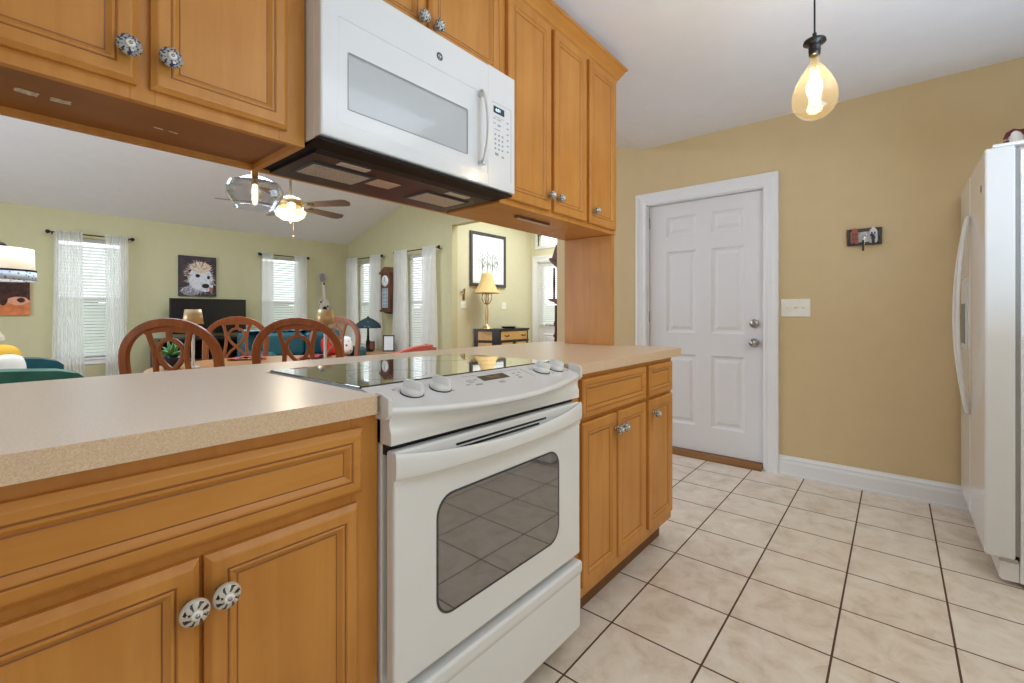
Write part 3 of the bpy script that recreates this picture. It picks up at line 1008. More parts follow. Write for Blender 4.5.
ul = upper('wall_cabinet', 'honey maple wall cabinet left of the microwave with two blue painted knobs', -0.10, 0.5565, UZ)
frame_upper(ul, -0.10, 0.5565, UZ, [(-0.10, -0.04), (0.205, 0.245), (0.492, 0.5565)])
d1 = panel_front(0.236, 0.508, 1.572, 2.40, UD, 0.0195, 0.032, 'wide').build('door', [M['maple'], M['glaze']], ul)
knob(d1, 0.262, UD, 1.634, M['knobA'])
d0 = panel_front(-0.056, 0.214, 1.572, 2.40, UD, 0.0195, 0.032, 'wide').build('door', [M['maple'], M['glaze']], ul)
knob(d0, 0.196, UD, 1.630, M['knobA'])
for x0, y0, w_ in ((0.055, 1.335, 0.036), (0.104, 1.335, 0.036)):
    po = [(x0 + w_ * (0.5 + 0.5 * max(-.9, min(.9, 1.25 * cos(2 * pi * k / 18)))) + random.uniform(-.002, .002), y0 + 0.013 * max(-.8, min(.8, 1.3 * sin(2 * pi * k / 18))) + random.uniform(-.003, .003)) for k in range(18)]
    MB().prism(po, UZ + 0.0148, UZ + 0.0158, 'z').build('label_remnant', M['paper'], ul)
for x0, y0 in ((0.28, 1.35), (0.31, 1.352)):
    MB().prism([(x0, y0), (x0 + 0.02, y0 + 0.001), (x0 + 0.018, y0 + 0.005), (x0 + 0.004, y0 + 0.004)], UZ + 0.0148, UZ + 0.0158, 'z').build('label_remnant', M['paper'], ul)

MZ = 1.995
um = upper('wall_cabinet', 'short honey maple wall cabinet above the white microwave', 0.5575, 1.3115, MZ)
frame_upper(um, 0.5575, 1.3115, MZ, [(0.5575, 0.60), (0.93, 0.965), (1.27, 1.3115)], 0.03)
e1 = panel_front(0.578, 0.937, 2.012, 2.40, UD, 0.0195, 0.032, 'wide').build('door', [M['maple'], M['glaze']], um)
e2 = panel_front(0.956, 1.290, 2.012, 2.40, UD, 0.0195, 0.032, 'wide').build('door', [M['maple'], M['glaze']], um)
knob(e1, 0.914, UD, 2.047, M['knobC']); knob(e2, 0.976, UD, 2.047, M['knobC'])
MB().box(0.5575, 1.3115, UB - 0.014, UB, UZ, MZ - 0.001).build('back_board', M['mapleh'], um)

ur = upper('wall_cabinet', 'tall honey maple wall cabinet right of the microwave with a pair of doors', 1.3125, 1.945, UZ, False)
frame_upper(ur, 1.3125, 1.945, UZ, [(1.3125, 1.40), (1.62, 1.675), (1.92, 1.945)], 0.03)
g1 = panel_front(1.345, 1.633, 1.566, 2.372, UD, 0.0195, 0.046, 'flat').build('door', [M['maple'], M['glaze']], ur)
g2 = panel_front(1.659, 1.932, 1.566, 2.372, UD, 0.0195, 0.046, 'flat').build('door', [M['maple'], M['glaze']], ur)
knob(g1, 1.612, UD, 1.627, M['knobC'], 0.9); knob(g2, 1.682, UD, 1.627, M['knobC'], 0.9)
us = upper('wall_cabinet', 'tall narrow honey maple wall cabinet with one door, at the end near the white door', 1.9455, 2.268, UZ, False)
frame_upper(us, 1.9455, 2.268, UZ, [(1.9455, 1.98), (2.21, 2.268)], 0.03)
g3 = panel_front(1.962, 2.240, 1.566, 2.372, UD, 0.0195, 0.046, 'flat').build('door', [M['maple'], M['glaze']], us)
knob(g3, 1.995, UD, 1.627, M['knobC'], 0.9)

# crown moulding along the front and round the end
cr = MB()
pf = [(0.0, 2.375), (0.004, 2.375), (0.006, 2.388), (0.014, 2.394), (0.016, 2.40), (0.040, 2.438), (0.047, 2.442), (0.049, 2.454), (0.0, 2.454)]
path = [(-0.10, None), (2.2685, 1), (2.2685, 2)]
for k in range(len(pf)):
    (o1, h1), (o2, h2) = pf[k], pf[(k + 1) % len(pf)]
    def rg(o, h): return [(-0.10, UF - o, h), (2.2685 + o, UF - o, h), (2.2685 + o, UB, h)]
    a, bq = rg(o1, h1), rg(o2, h2)
    cr.add(a + bq, [(0, 1, 4, 3), (1, 2, 5, 4)])
cr.add([(-0.10, UF - o, h) for o, h in pf], [tuple(range(len(pf)))]).add([(2.2685 + o, UB, h) for o, h in pf], [tuple(range(len(pf)))])
struct(cr.build('trim_5', M['mapleh'], at=(1.0, UF, 2.375)))

# end panel that carries the wall cabinets down to the worktop
pnl = MB().box(2.236, 2.262, UF + 0.006, 1.478, 0.946, UZ - 0.0005)
tag(pnl.build('end_panel', M['maple'], at=(2.228, 1.33, 0.946), bevel=0.001), 'plain upright maple panel standing on the worktop under the wall cabinets', 'panel')

# under-cabinet strip light
uc = thing('strip_light', 'slim brown strip light under the wall cabinet right of the microwave', 'light', (1.64, 1.255, UZ + 0.014))
MB().box(1.53, 1.775, 1.254, 1.278, UZ - 0.009, UZ).build('housing', M['mahog'], uc, bevel=0.003)
MB().box(1.54, 1.765, 1.259, 1.273, UZ - 0.012, UZ - 0.009).build('diffuser', M['lens'], uc, bevel=0.002)

# ---------------------------------------------------------------- range
RX0, RX1 = 0.566, 1.3055
RC = (RX0 + RX1) / 2
rg_ = thing('range_cooker', 'white slide-in electric range with black glass cooktop', 'range', (RC, 1.1, 0))
MB().box(RX0, RX1, 0.842, 1.395, 0.05, 0.892).build('body', M['white'], rg_, bevel=0.003)
for x in (RX0 + 0.05, RX1 - 0.05):
    for y in (0.89, 1.34):
        MB().lathe([(0, 0), (0.02, 0), (0.02, 0.012), (0.01, 0.014), (0.01, 0.051)], (x, y, 0.0), 'z', 12).build('foot', M['rubber'], rg_)
g = MB().box(RX0 - 0.003, RX1 + 0.003, 0.921, 1.396, 0.9462, 0.9515)
top = g.build('cooktop', M['glasstop'], rg_, bevel=0.0015)
for x, y, r in ((0.73, 1.05, 0.10), (1.13, 1.05, 0.075), (0.73, 1.28, 0.075), (1.13, 1.28, 0.10)):
    MB().lathe([(r - 0.0015, 0.9514), (r, 0.9518), (r + 0.0015, 0.9514)], (x, y, 0), 'z', 48).build('burner_ring', M['ring'], top)
MB().box(RX0, RX1, 0.921, 1.395, 0.896, 0.9458).build('cooktop_rim', M['white'], rg_, bevel=0.002)


def bow(x):
    t = (x - RC) / ((RX1 - RX0) / 2)
    return 1 - t * t


def lip(x): return 0.806 - 0.055 * bow(x)


def top_z(y): return 0.9485 - 0.28 * (0.919 - y)


# control panel: sloped face bowing forward, rounded lip, fascia below
prof_n = 12
cpn = MB()


def panel_pt(u, t):
    x = RX0 + (RX1 - RX0) * u
    yl = lip(x)
    zl = top_z(yl)
    b = bow(x)
    if t < 0.55:
        y = 0.9195 + (yl + 0.008 - 0.9195) * (t / 0.55)
        return (x, y, top_z(y))
    if t < 0.72:
        a = (t - 0.55) / 0.17 * pi / 2
        return (x, yl + 0.008 - 0.008 * sin(a) , top_z(yl + 0.008) - 0.014 * (1 - cos(a)))
    q = (t - 0.72) / 0.28
    z0_ = top_z(yl + 0.008) - 0.014
    z1_ = 0.838
    yy = yl + (0.806 - yl) * (q ** 0.55) + 0.006 * sin(pi * min(1, q * 1.6)) * (1 - b * 0.5)
    return (x, yy, z0_ + (z1_ - z0_) * q)


cpn.grid(panel_pt, 36, 30)
for u in (0, 1):
    vs = [panel_pt(u, k / 30) for k in range(31)]
    x = vs[0][0]
    vs += [(x, 0.9195, 0.838)]
    cpn.add(vs, [tuple(range(len(vs)))])
cpn.add([(RX0, 0.806, 0.838), (RX1, 0.806, 0.838), (RX1, 0.9195, 0.838), (RX0, 0.9195, 0.838)], [(0, 1, 2, 3)])
cpn.add([(RX0, 0.9195, 0.838), (RX1, 0.9195, 0.838), (RX1, 0.9195, 0.9485), (RX0, 0.9195, 0.9485)], [(0, 1, 2, 3)])
cpan = cpn.build('control_panel', M['white'], rg_)
nv = Vector((0, -0.28, 1)).normalized()
tang = Vector((0, -1, -0.28)).normalized()


def on_panel(x, y, h=0.0):
    return Vector((x, y, top_z(y))) + nv * h


def slab_on_panel(poly, h0, h1):
    """poly in (x, distance from glass edge down the slope)"""
    mb = MB()
    n = len(poly)
    base = Vector((0, 0.9195, top_z(0.9195)))
    def P(p, h): return base + Vector((p[0], 0, 0)) + tang * p[1] + nv * h
    mb.add([P(p, h0) for p in poly] + [P(p, h1) for p in poly], [tuple(range(n))[::-1], tuple(range(n, 2 * n))] + [(i, (i + 1) % n, n + (i + 1) % n, n + i) for i in range(n)])
    return mb


slab_on_panel(rrect(0.905, 1.015, 0.030, 0.062, 0.003), -0.001, 0.0006).build('clock_display', M['screen'], cpan)
for q in (rrect(0.86, 0.885, 0.072, 0.080, 0.003), rrect(0.945, 0.968, 0.078, 0.088, 0.0045), rrect(1.04, 1.056, 0.070, 0.078, 0.003), rrect(0.83, 0.846, 0.066, 0.071, 0.002), rrect(1.045, 1.06, 0.04, 0.045, 0.002), rrect(1.07, 1.085, 0.04, 0.045, 0.002), rrect(1.045, 1.06, 0.055, 0.06, 0.002), rrect(0.85, 0.87, 0.045, 0.05, 0.002), rrect(0.875, 0.893, 0.045, 0.05, 0.002), rrect(0.85, 0.87, 0.056, 0.06, 0.002), rrect(0.86, 1.10, 0.0185, 0.0195, 0.0004), rrect(1.106, 1.109, 0.02, 0.085, 0.001)):
    slab_on_panel(q, -0.001, 0.0005).build('panel_button', M['grey'], cpan)
for x, y in ((0.675, 0.082), (0.77, 0.082), (1.205, 0.08), (1.285, 0.08), (0.63, 0.03), (0.715, 0.03), (1.145, 0.03)):
    slab_on_panel(rrect(x - 0.004, x + 0.004, y, y + 0.006, 0.001), -0.001, 0.0005).build('panel_mark', M['grey'], cpan)
q = top_z(0.9)
s2 = MB()
vv, ff = text_verts('12:40', 0.021)
base = Vector((0, 0.9195, top_z(0.9195)))
s2.add([base + Vector((0.957 + p[0], 0, 0)) + tang * (0.046 - p[1]) + nv * (0.0008 + p[2] * 0.3) for p in vv], ff)
s2.build('clock_digits', M['amberlit'], cpan)


def range_knob(x, dist):
    base = Vector((x, 0.9195, top_z(0.9195))) + tang * dist
    mb = MB()
    n = 28
    pr = [(0.026, 0.001), (0.027, 0.004), (0.026, 0.010), (0.0235, 0.014), (0.0, 0.0145)]
    side = Vector((1, 0, 0))
    vs = [base + (side * cos(2 * pi * k / n) + tang * sin(2 * pi * k / n)) * r + nv * h for r, h in pr for k in range(n)]
    mb.add(vs, [(j_ * n + k, j_ * n + (k + 1) % n, (j_ + 1) * n + (k + 1) % n, (j_ + 1) * n + k) for j_ in range(len(pr) - 1) for k in range(n)], 0, True)
    # finger grip ridge
    a = R(62)
    dr_ = side * cos(a) + tang * sin(a)
    pe = side * -sin(a) + tang * cos(a)
    def G(s_, t_, h): return base + dr_ * s_ + pe * t_ + nv * h
    gr = []
    for s_ in (-0.0245, -0.02, 0.0, 0.02, 0.0245):
        hh = 0.030 if abs(s_) < 0.022 else 0.022
        gr += [G(s_, -0.010, 0.009), G(s_, -0.005, hh), G(s_, 0.005, hh), G(s_, 0.010, 0.009)]
    mb.add(gr, [(i * 4 + k, i * 4 + k + 1, i * 4 + k + 5, i * 4 + k + 4) for i in range(4) for k in range(3)] + [(0, 1, 2, 3), (16, 17, 18, 19)], 0, True)
    ring = [(0.0282, 0.0), (0.0282, 0.0025), (0.024, 0.0025)]
    vs = [base + (side * cos(2 * pi * k / n) + tang * sin(2 * pi * k / n)) * r + nv * h for r, h in ring for k in range(n)]
    mb.add(vs, [(j_ * n + k, j_ * n + (k + 1) % n, (j_ + 1) * n + (k + 1) % n, (j_ + 1) * n + k) for j_ in range(2) for k in range(n)], 1)
    mb.build('burner_knob', [M['white2'], M['dgrey']], cpan)


for x, dd in ((0.660, 0.064), (0.748, 0.062), (1.172, 0.058), (1.250, 0.058)):
    range_knob(x, dd)

for x0, x1 in ((RX0 - 0.0105, RX0 - 0.0005), (RX1 + 0.0005, RX1 + 0.0105)):
    MB().prism([(0.800, 0.905), (0.812, 0.893), (0.848, 0.893), (0.848, 0.9475), (0.83, 0.9475), (0.800, 0.938)], x0, x1, 'x').build('side_flange', M['white2'], rg_, bevel=0.003)
# black gap strip, then the oven door
MB().box(RX0 + 0.004, RX1 - 0.004, 0.83, 0.8415, 0.814, 0.838).build('door_gasket', M['black'], rg_)
dz0, dz1, dy = 0.322, 0.825, 0.800
hole = rrect(0.684, 1.178, 0.414, 0.698, 0.05, 8)
dm = MB().box(RX0 + 0.003, RX1 - 0.003, dy, 0.829, dz0, dz1)
od = dm.build('oven_door', M['white'], rg_, bevel=0.006, seg=3)
MB().prism(hole, dy - 0.0012, dy + 0.004, 'y').build('window_glass', M['ovenglass'], od)
rim = MB()
inn = rrect(0.689, 1.173, 0.419, 0.693, 0.046, 8)
n = len(hole)
rim.add([(p[0], dy - 0.0016, p[1]) for p in hole] + [(p[0], dy - 0.0016, p[1]) for p in inn] + [(p[0], dy - 0.0008, p[1]) for p in hole], [(i, (i + 1) % n, n + (i + 1) % n, n + i) for i in range(n)] + [(i, (i + 1) % n, 2 * n + (i + 1) % n, 2 * n + i) for i in range(n)])
rim.build('window_border', M['dgrey'], od)
# full-width bowed grab rail formed at the top of the door


def rail_pt(u, t):
    x = RX0 + 0.003 + (RX1 - RX0 - 0.006) * u
    b = bow(x) ** 0.8
    a = t * 2 * pi
    cy = dy - 0.001 - 0.027 * b
    cz = 0.796 - 0.017 * b
    ry = 0.006 + 0.003 * b
    rz = 0.030 - 0.012 * b
    ca, sa = cos(a), sin(a)
    sg = lambda q, e: math.copysign(abs(q) ** e, q)
    return (x, cy + ry * sg(ca, 0.7), cz + rz * sg(sa, 0.7))


h = MB().grid(rail_pt, 40, 20)
for u in (0, 1):
    h.add([rail_pt(u, k / 20) for k in range(20)], [tuple(range(20))])
# web between rail and door
def web(u, t):
    x = RX0 + 0.003 + (RX1 - RX0 - 0.006) * u
    b = bow(x) ** 0.8
    return (x, dy + (-0.001 - 0.027 * b) * t, 0.752 * (1 - t) + (0.796 - 0.017 * b - 0.014) * t)
h.grid(web, 40, 4)
h.build('door_handle', M['white'], od)
vt = MB()
for z, xa, xb in ((0.8045, 0.745, 1.11), (0.7945, 0.745, 1.075)):
    vt.prism(rrect(xa, xb, z - 0.0028, z + 0.0028, 0.002, 3), dy - 0.0012, dy + 0.002, 'y')
vt.build('vent_slot', M['black'], od)
# drawer
dp = [(0.838, 0.075), (0.803, 0.075), (0.800, 0.080), (0.7985, 0.20), (0.798, 0.255), (0.794, 0.266), (0.7925, 0.274), (0.7925, 0.292), (0.795, 0.297), (0.800, 0.299), (0.838, 0.299)]
dw = MB().prism([(y, z) for y, z in dp], RX0 + 0.003, RX1 - 0.003, 'x')
dw.build('storage_drawer', M['white'], rg_, bevel=0.002)

# ---------------------------------------------------------------- microwave
MX0, MX1, MF = 0.5595, 1.3105, 1.090
mw = thing('microwave', 'white over-the-range microwave mounted between the wall cabinets', 'microwave', (0.93, 1.28, 1.562))
MB().box(MX0, MX1, 1.124, 1.4635, 1.562, 1.990).build('body', M['white2'], mw, bevel=0.003)
lg = MB()
lx, lz = 0.945, 1.921
n = 28
for r0, r1 in ((0.0125, 0.0105), (0.0098, 0.0075)):
    lg.add([(lx + r * cos(2 * pi * k / n), MF - 0.0006, lz + r * sin(2 * pi * k / n)) for r in (r0, r1) for k in range(n)], [(k, (k + 1) % n, n + (k + 1) % n, n + k) for k in range(n)])
for cx, sgn in ((-0.0035, 1), (0.0035, -1)):
    pts = [(lx + cx + 0.004 * cos(R(40 + 280 * k / 12)), MF - 0.0006, lz + 0.0005 + 0.005 * sin(R(40 + 280 * k / 12))) for k in range(13)]
    lg.sweep(pts, 0.0018, 0.0006, up=(0, 1, 0))
for k in range(4):
    a = R(45 + 90 * k)
    lg.sweep([(lx + 0.0085 * cos(a - 0.25), MF - 0.0006, lz + 0.0085 * sin(a - 0.25)), (lx + 0.0095 * cos(a + 0.25), MF - 0.0006, lz + 0.0095 * sin(a + 0.25))], 0.002, 0.0006, up=(0, 1, 0))
md = MB()
md.loops([(MX0 + i, 1.168 - j2, 1.564 + k2, 1.990 - l2, dpt) for i, j2, k2, l2, dpt in ((0, 0, 0, 0, 0.033), (0, 0, 0, 0, 0.005), (0.0015, 0.0, 0.0015, 0.0015, 0.0015), (0.005, 0.0, 0.005, 0.005, 0.0), (0.046, 0.001, 0.042, 0.1105, 0.0), (0.0475, 0.002, 0.0435, 0.1125, 0.0018), (0.074, 0.098, 0.084, 0.191, 0.0022), (0.0755, 0.0995, 0.0855, 0.1925, 0.0045))], lambda a, z, dd: (a, MF + dd, z), [0, 0, 0, 0, 0, 0, 0, 1])
mdoor = md.build('door', [M['white'], M['mwglass']], mw)
lg.build('round_emblem', M['dgrey'], mdoor)
wb = MB()
fr = rrect(MX0 + 0.074, 1.168 - 0.098, 1.564 + 0.084, 1.879 - 0.080, 0.006)
fi = rrect(MX0 + 0.0765, 1.168 - 0.1005, 1.564 + 0.0865, 1.879 - 0.0835, 0.005)
n = len(fr)
wb.add([(p[0], MF + 0.0012, p[1]) for p in fr] + [(p[0], MF + 0.0022, p[1]) for p in fi], [(k, (k + 1) % n, n + (k + 1) % n, n + k) for k in range(n)])
wb.build('window_edge', M['grey'], mdoor)
hp = []
for k in range(25):
    t = k / 24
    hp.append((1.128, MF - 0.012 - 0.030 * sin(pi * t) ** 0.6, 1.628 + 0.25 * t))
hb = MB().sweep(hp, 0.020, 0.011, up=(0, 1, 0))
for z in (1.634, 1.872):
    hb.box(1.118, 1.138, MF - 0.022, MF + 0.0008, z - 0.008, z + 0.008)
hb.build('handle', M['white2'], mdoor, bevel=0.003, seg=3)
cpn2 = MB().box(1.1685, MX1, MF, 1.1235, 1.564, 1.990).build('keypad_panel', M['white'], mw)
MB().box(1.195, 1.252, MF - 0.0012, MF + 0.002, 1.832, 1.856).build('display', M['screen'], cpn2)
vv, ff = text_verts('6:01', 0.016)
MB().add([(1.2185 + p[0], MF - 0.0014 - abs(p[2]) * 0.2, 1.844 + p[1]) for p in vv], ff).build('display_digits', M['lit'], cpn2)
kp = MB()
def key(x, z, w_, h_): kp.box(x - w_ / 2, x + w_ / 2, MF - 0.0005, MF + 0.001, z - h_ / 2, z + h_ / 2)
for r in range(4):
    for c_ in range(3):
        key(1.205 + c_ * 0.019, 1.756 - r * 0.0165, 0.008, 0.0065)
for r in range(6):
    key(1.272, 1.815 - r * 0.021, 0.010, 0.005)
for x, z, w_, h_ in ((1.20, 1.812, .012, .003), (1.225, 1.812, .02, .003), (1.20, 1.795, .012, .003), (1.225, 1.792, .016, .006), (1.215, 1.775, .03, .0022), (1.212, 1.687, .018, .009), (1.245, 1.683, .012, .006), (1.225, 1.820, .05, .0012)):
    key(x, z, w_, h_)
for a in ((1.188, 1.290, 1.880 - 0.012, 1.8692), (1.290, 1.2912, 1.60, 1.868)):
    kp.box(a[0], a[1], MF - 0.0004, MF + 0.001, min(a[2:]), max(a[2:]))
kp.build('key_legend', M['grey'], cpn2)
# underside: black hood pan with filters, lamp lenses and a sticker
hd = MB().box(MX0 + 0.002, MX1 - 0.002, 1.10, 1.4625, 1.5535, 1.5615)
hood = hd.build('hood_pan', M['hood'], mw)
pan = MB()
pan.prism([(1.165, 1.5535), (1.4625, 1.5535), (1.4625, 1.5455), (1.185, 1.5455)], MX0 + 0.03, MX1 - 0.03, 'x')
pan.build('hood_tray', plain('brown_black_enamel', (24, 15, 12), 0.3, coat=0.1, spec=0.3), mw)
for x0, x1 in ((0.628, 0.812), (1.035, 1.225)):
    ft = MB().box(x0, x1, 1.262, 1.378, 1.5425, 1.5452).build('grease_filter', M['grille'], mw)
    fb = MB()
    for a in ((x0 - 0.006, x1 + 0.006, 1.254, 1.262), (x0 - 0.006, x1 + 0.006, 1.378, 1.386), (x0 - 0.006, x0, 1.262, 1.378), (x1, x1 + 0.006, 1.262, 1.378)):
        fb.box(*a, 1.5415, 1.5455)
    fb.build('filter_frame', M['dgrey'], ft)
MB().box(0.675, 0.77, 1.197, 1.228, 1.543, 1.5452).build('lamp_lens', M['lens'], mw, bevel=0.001)
MB().box(1.085, 1.185, 1.197, 1.228, 1.543, 1.5452).build('lamp_lens', M['lens'], mw, bevel=0.001)
MB().box(0.835, 0.925, 1.262, 1.335, 1.5440, 1.5453).build('rating_sticker', M['sticker'], mw)

# ---------------------------------------------------------------- fridge
fg = thing('refrigerator', 'white side-by-side refrigerator with bowed handles against the tan wall', 'refrigerator', (3.17, -0.72, 0))
MB().box(2.735, 3.615, -1.12, -0.388, 0.02, 1.785).build('body', M['white'], fg, bevel=0.006)
MB().box(2.735, 3.615, -0.387, -0.375, 0.13, 1.79).build('door_gasket', M['gasket'], fg)
fd1 = MB().box(2.722, 3.205, -0.3745, -0.287, 0.115, 1.803).build('door', M['gloss'], fg, bevel=0.008, seg=3)
fd2 = MB().box(3.215, 3.618, -0.3745, -0.287, 0.115, 1.803).build('door', M['gloss'], fg, bevel=0.008, seg=3)
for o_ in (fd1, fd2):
    o_.data.materials.append(M['fridgeside_dim'])
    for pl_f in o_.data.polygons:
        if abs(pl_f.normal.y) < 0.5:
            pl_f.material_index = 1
for dparent, sg in ((fd1, -1), (fd2, 1)):
    hp = []
    for k in range(25):
        t = k / 24
        b = sin(pi * t)
        hp.append((3.21 + sg * (0.014 + 0.075 * b), -0.278 + 0.042 * b ** 0.8, 0.62 + 0.98 * t))
    MB().sweep(hp, 0.026, 0.014, up=(0, 1, 0)).build('handle', M['white2'], dparent, bevel=0.006, seg=3)
dsp = MB().box(3.32, 3.52, -0.2885, -0.280, 0.93, 1.30).build('water_dispenser', M['white2'], fd2, bevel=0.003)
MB().box(3.335, 3.505, -0.2805, -0.2785, 0.96, 1.17).build('recess', M['gasket'], dsp)
MB().lathe([(0, 0), (0.016, 0), (0.016, 0.002), (0, 0.002)], (2.83, -0.287, 1.66), 'y', 20).xf(lambda x, y, z: (x, -0.574 - y, z)).build('badge', M['grey'], fd1)
for x in (2.76, 3.575):
    MB().box(x - 0.03, x + 0.03, -0.42, -0.31, 1.8035, 1.818).build('hinge_cover', M['white2'], fg, bevel=0.004)
tg = MB().prism([(-0.387, 0.02), (-0.34, 0.02), (-0.33, 0.03), (-0.335, 0.095), (-0.387, 0.105)], 2.745, 3.60, 'x').build('toe_grille', M['white2'], fg, bevel=0.002)
MB().box(2.741, 2.80, -0.385, -0.331, 0.096, 0.113).build('lower_hinge', M['nickel'], fg, bevel=0.002)

# ceramic hen on top of the fridge
HX, HY, HZ = 3.13, -0.425, 1.8035
hen = thing('ceramic_hen', 'white ceramic hen with a red comb on top of the refrigerator', 'figurine', (HX, HY, HZ))
MB().lathe([(0, 0), (0.062, 0), (0.064, 0.012), (0.055, 0.04), (0.042, 0.075), (0.033, 0.105), (0.03, 0.13), (0.024, 0.150), (0.012, 0.162), (0, 0.165)], (HX, HY, HZ), 'z', 24).build('body', M['bird'], hen)
cb = MB()
cb.prism([(-0.045, 0.125), (-0.03, 0.158), (-0.01, 0.172), (0.02, 0.17), (0.05, 0.176), (0.078, 0.162), (0.05, 0.15), (0.02, 0.152), (-0.01, 0.155), (-0.025, 0.14)], -0.008, 0.008, 'y')
cb.prism([(-0.052, 0.075), (-0.04, 0.118), (-0.03, 0.118), (-0.034, 0.085)], -0.008, 0.008, 'y')
ca = R(-50)
cb.xf(lambda x, y, z: (HX + x * cos(ca) - y * sin(ca), HY + x * sin(ca) + y * cos(ca), HZ + z))
cb.build('comb', M['comb'], hen, bevel=0.002)
bk = MB().lathe([(0.008, 0), (0.0, 0.02)], (0, 0, 0), 'x', 8).xf(lambda x, y, z: (HX - 0.028 * cos(ca) + x * cos(ca), HY - 0.028 * sin(ca) + x * sin(ca), HZ + 0.128 + z))
bk.build('beak', M['gold'], hen)

# ---------------------------------------------------------------- kitchen wall things
sw = thing('light_switch', 'ivory triple light switch plate right of the white door', 'light switch', (WX, 0.522, 1.158))
pl = MB().box(WX - 0.006, WX - 0.0005, 0.435, 0.609, 1.097, 1.219).build('plate', M['switch'], sw, bevel=0.003)
for y in (0.475, 0.522, 0.569):
    MB().box(WX - 0.0075, WX - 0.005, y - 0.006, y + 0.006, 1.142, 1.174).prism([(WX - 0.007, 1.150), (WX - 0.016, 1.163), (WX - 0.014, 1.170), (WX - 0.007, 1.166)], y - 0.004, y + 0.004, 'y').build('toggle', M['switch'], pl)

kh = thing('key_rack', 'small dark framed key rack on the tan wall', 'key rack', (WX, 0.149, 1.60))
kb = MB()
for a in ((0.061, 0.079, 1.552, 1.656), (0.219, 0.237, 1.552, 1.656), (0.079, 0.219, 1.552, 1.570), (0.079, 0.219, 1.638, 1.656)):
    kb.box(WX - 0.020, WX - 0.0005, *a)
kb.build('frame', M['blackwood'], kh, bevel=0.002)
MB().box(WX - 0.008, WX - 0.0005, 0.079, 0.219, 1.570, 1.638).build('backing', M['paintB'], kh)
def house(y0, w_, mat):
    o = MB().prism([(y0, 1.562), (y0 + w_, 1.562), (y0 + w_, 1.640), (y0 + w_ / 2, 1.662), (y0, 1.640)], WX - 0.026, WX - 0.0205, 'x').build('house_plaque', mat, kh)
    q = MB()
    for a in (0.2, 0.6):
        for z in (1.585, 1.615):
            q.box(WX - 0.0275, WX - 0.0255, y0 + w_ * a, y0 + w_ * (a + 0.2), z, z + 0.014)
    q.build('painted_window', M['dgrey'], o)
house(0.178, 0.036, M['houseR'])
house(0.085, 0.036, M['paintB'])
for y in (0.199, 0.152, 0.104):
    MB().sweep([(WX - 0.018, y, 1.566), (WX - 0.034, y, 1.560), (WX - 0.040, y, 1.570)], 0.003, n=8).build('hook', M['bronze'], kh)
ky = thing('key_bunch', 'bunch of keys on a ring hanging from the middle of the key rack', 'keys', (WX - 0.04, 0.150, 1.566))
MB().sweep([(WX - 0.038, 0.150 + 0.016 * cos(2 * pi * k / 18), 1.614 + 0.016 * sin(2 * pi * k / 18)) for k in range(18)], 0.003, n=6, closed=True).build('ring', M['chrome'], ky)
MB().box(WX - 0.040, WX - 0.036, 0.143, 0.151, 1.556, 1.600).box(WX - 0.041, WX - 0.035, 0.146, 0.158, 1.528, 1.566).build('key', M['chrome'], ky)
MB().box(WX - 0.047, WX - 0.042, 0.147, 0.158, 1.512, 1.580).build('fob', M['black'], ky, bevel=0.003)
k2 = MB().box(WX - 0.044, WX - 0.037, 0.096, 0.110, 1.545, 1.610).box(WX - 0.044, WX - 0.037, 0.102, 0.118, 1.600, 1.616)
tag(k2.build('key_fob', M['black'], at=(WX - 0.04, 0.10, 1.545), bevel=0.003), 'black key fob hanging from the hook nearest the refrigerator', 'keys')

# ---------------------------------------------------------------- kitchen pendant bulb
PX, PY, PZ = 1.962, 0.222, 1.818
pd = thing('pendant_bulb', 'large amber filament bulb hanging on a black cord in the kitchen', 'pendant light', (PX, PY, 2.5))
MB().lathe([(0, 0), (0.06, 0), (0.058, -0.018), (0.012, -0.026), (0, -0.026)], (PX, PY, 2.4995), 'z', 28).build('canopy', M['black'], pd)
MB().sweep([(PX, PY, 2.475), (PX, PY, PZ + 0.31)], 0.003, n=8).build('cord', M['black'], pd)
sk = MB().lathe([(0, 0.312), (0.007, 0.31), (0.007, 0.292), (0.034, 0.285), (0.036, 0.276), (0.021, 0.273), (0.0185, 0.262), (0.0195, 0.258), (0.0185, 0.254), (0.0195, 0.25), (0.0185, 0.246), (0.018, 0.232), (0, 0.232)], (PX, PY, PZ), 'z', 28)
sk.build('socket', M['black'], pd)
bp_ = []
for k in range(27):
    t = k / 26
    z = 0.232 * (1 - t)
    if t < 0.12: r = 0.0155
    else:
        q = (t - 0.12) / 0.88
        r = 0.0155 + 0.056 * sin(min(1.0, q * 1.55) * pi / 2) if q < 0.645 else 0.0715 * math.sqrt(max(0, 1 - ((q - 0.645) / 0.355) ** 2))
    bp_.append((max(r, 1e-4), z))
bulb = MB().shell(bp_, (PX, PY, PZ), 36).build('bulb', M['amber'], pd)
fl = MB()
pts = []
for k in range(17):
    a = 2 * pi * k / 16
    r = 0.013
    pts.append((PX + r * cos(a), PY + r * sin(a), PZ + (0.055 if k % 2 else 0.185)))
fl.sweep(pts, 0.0008, n=5)
fl.build('filament', M['filament'], bulb)
MB().lathe([(0.006, 0.232), (0.006, 0.2), (0.003, 0.195), (0.003, 0.05), (0, 0.05)], (PX, PY, PZ), 'z', 10).build('glass_stem', thin_glass('stem_glass', (1, 0.9, 0.7)), bulb)
point('pendant_glow', (PX, PY, PZ + 0.12), 5.0, (1.0, 0.78, 0.45), 0.03)

# ---------------------------------------------------------------- dining set


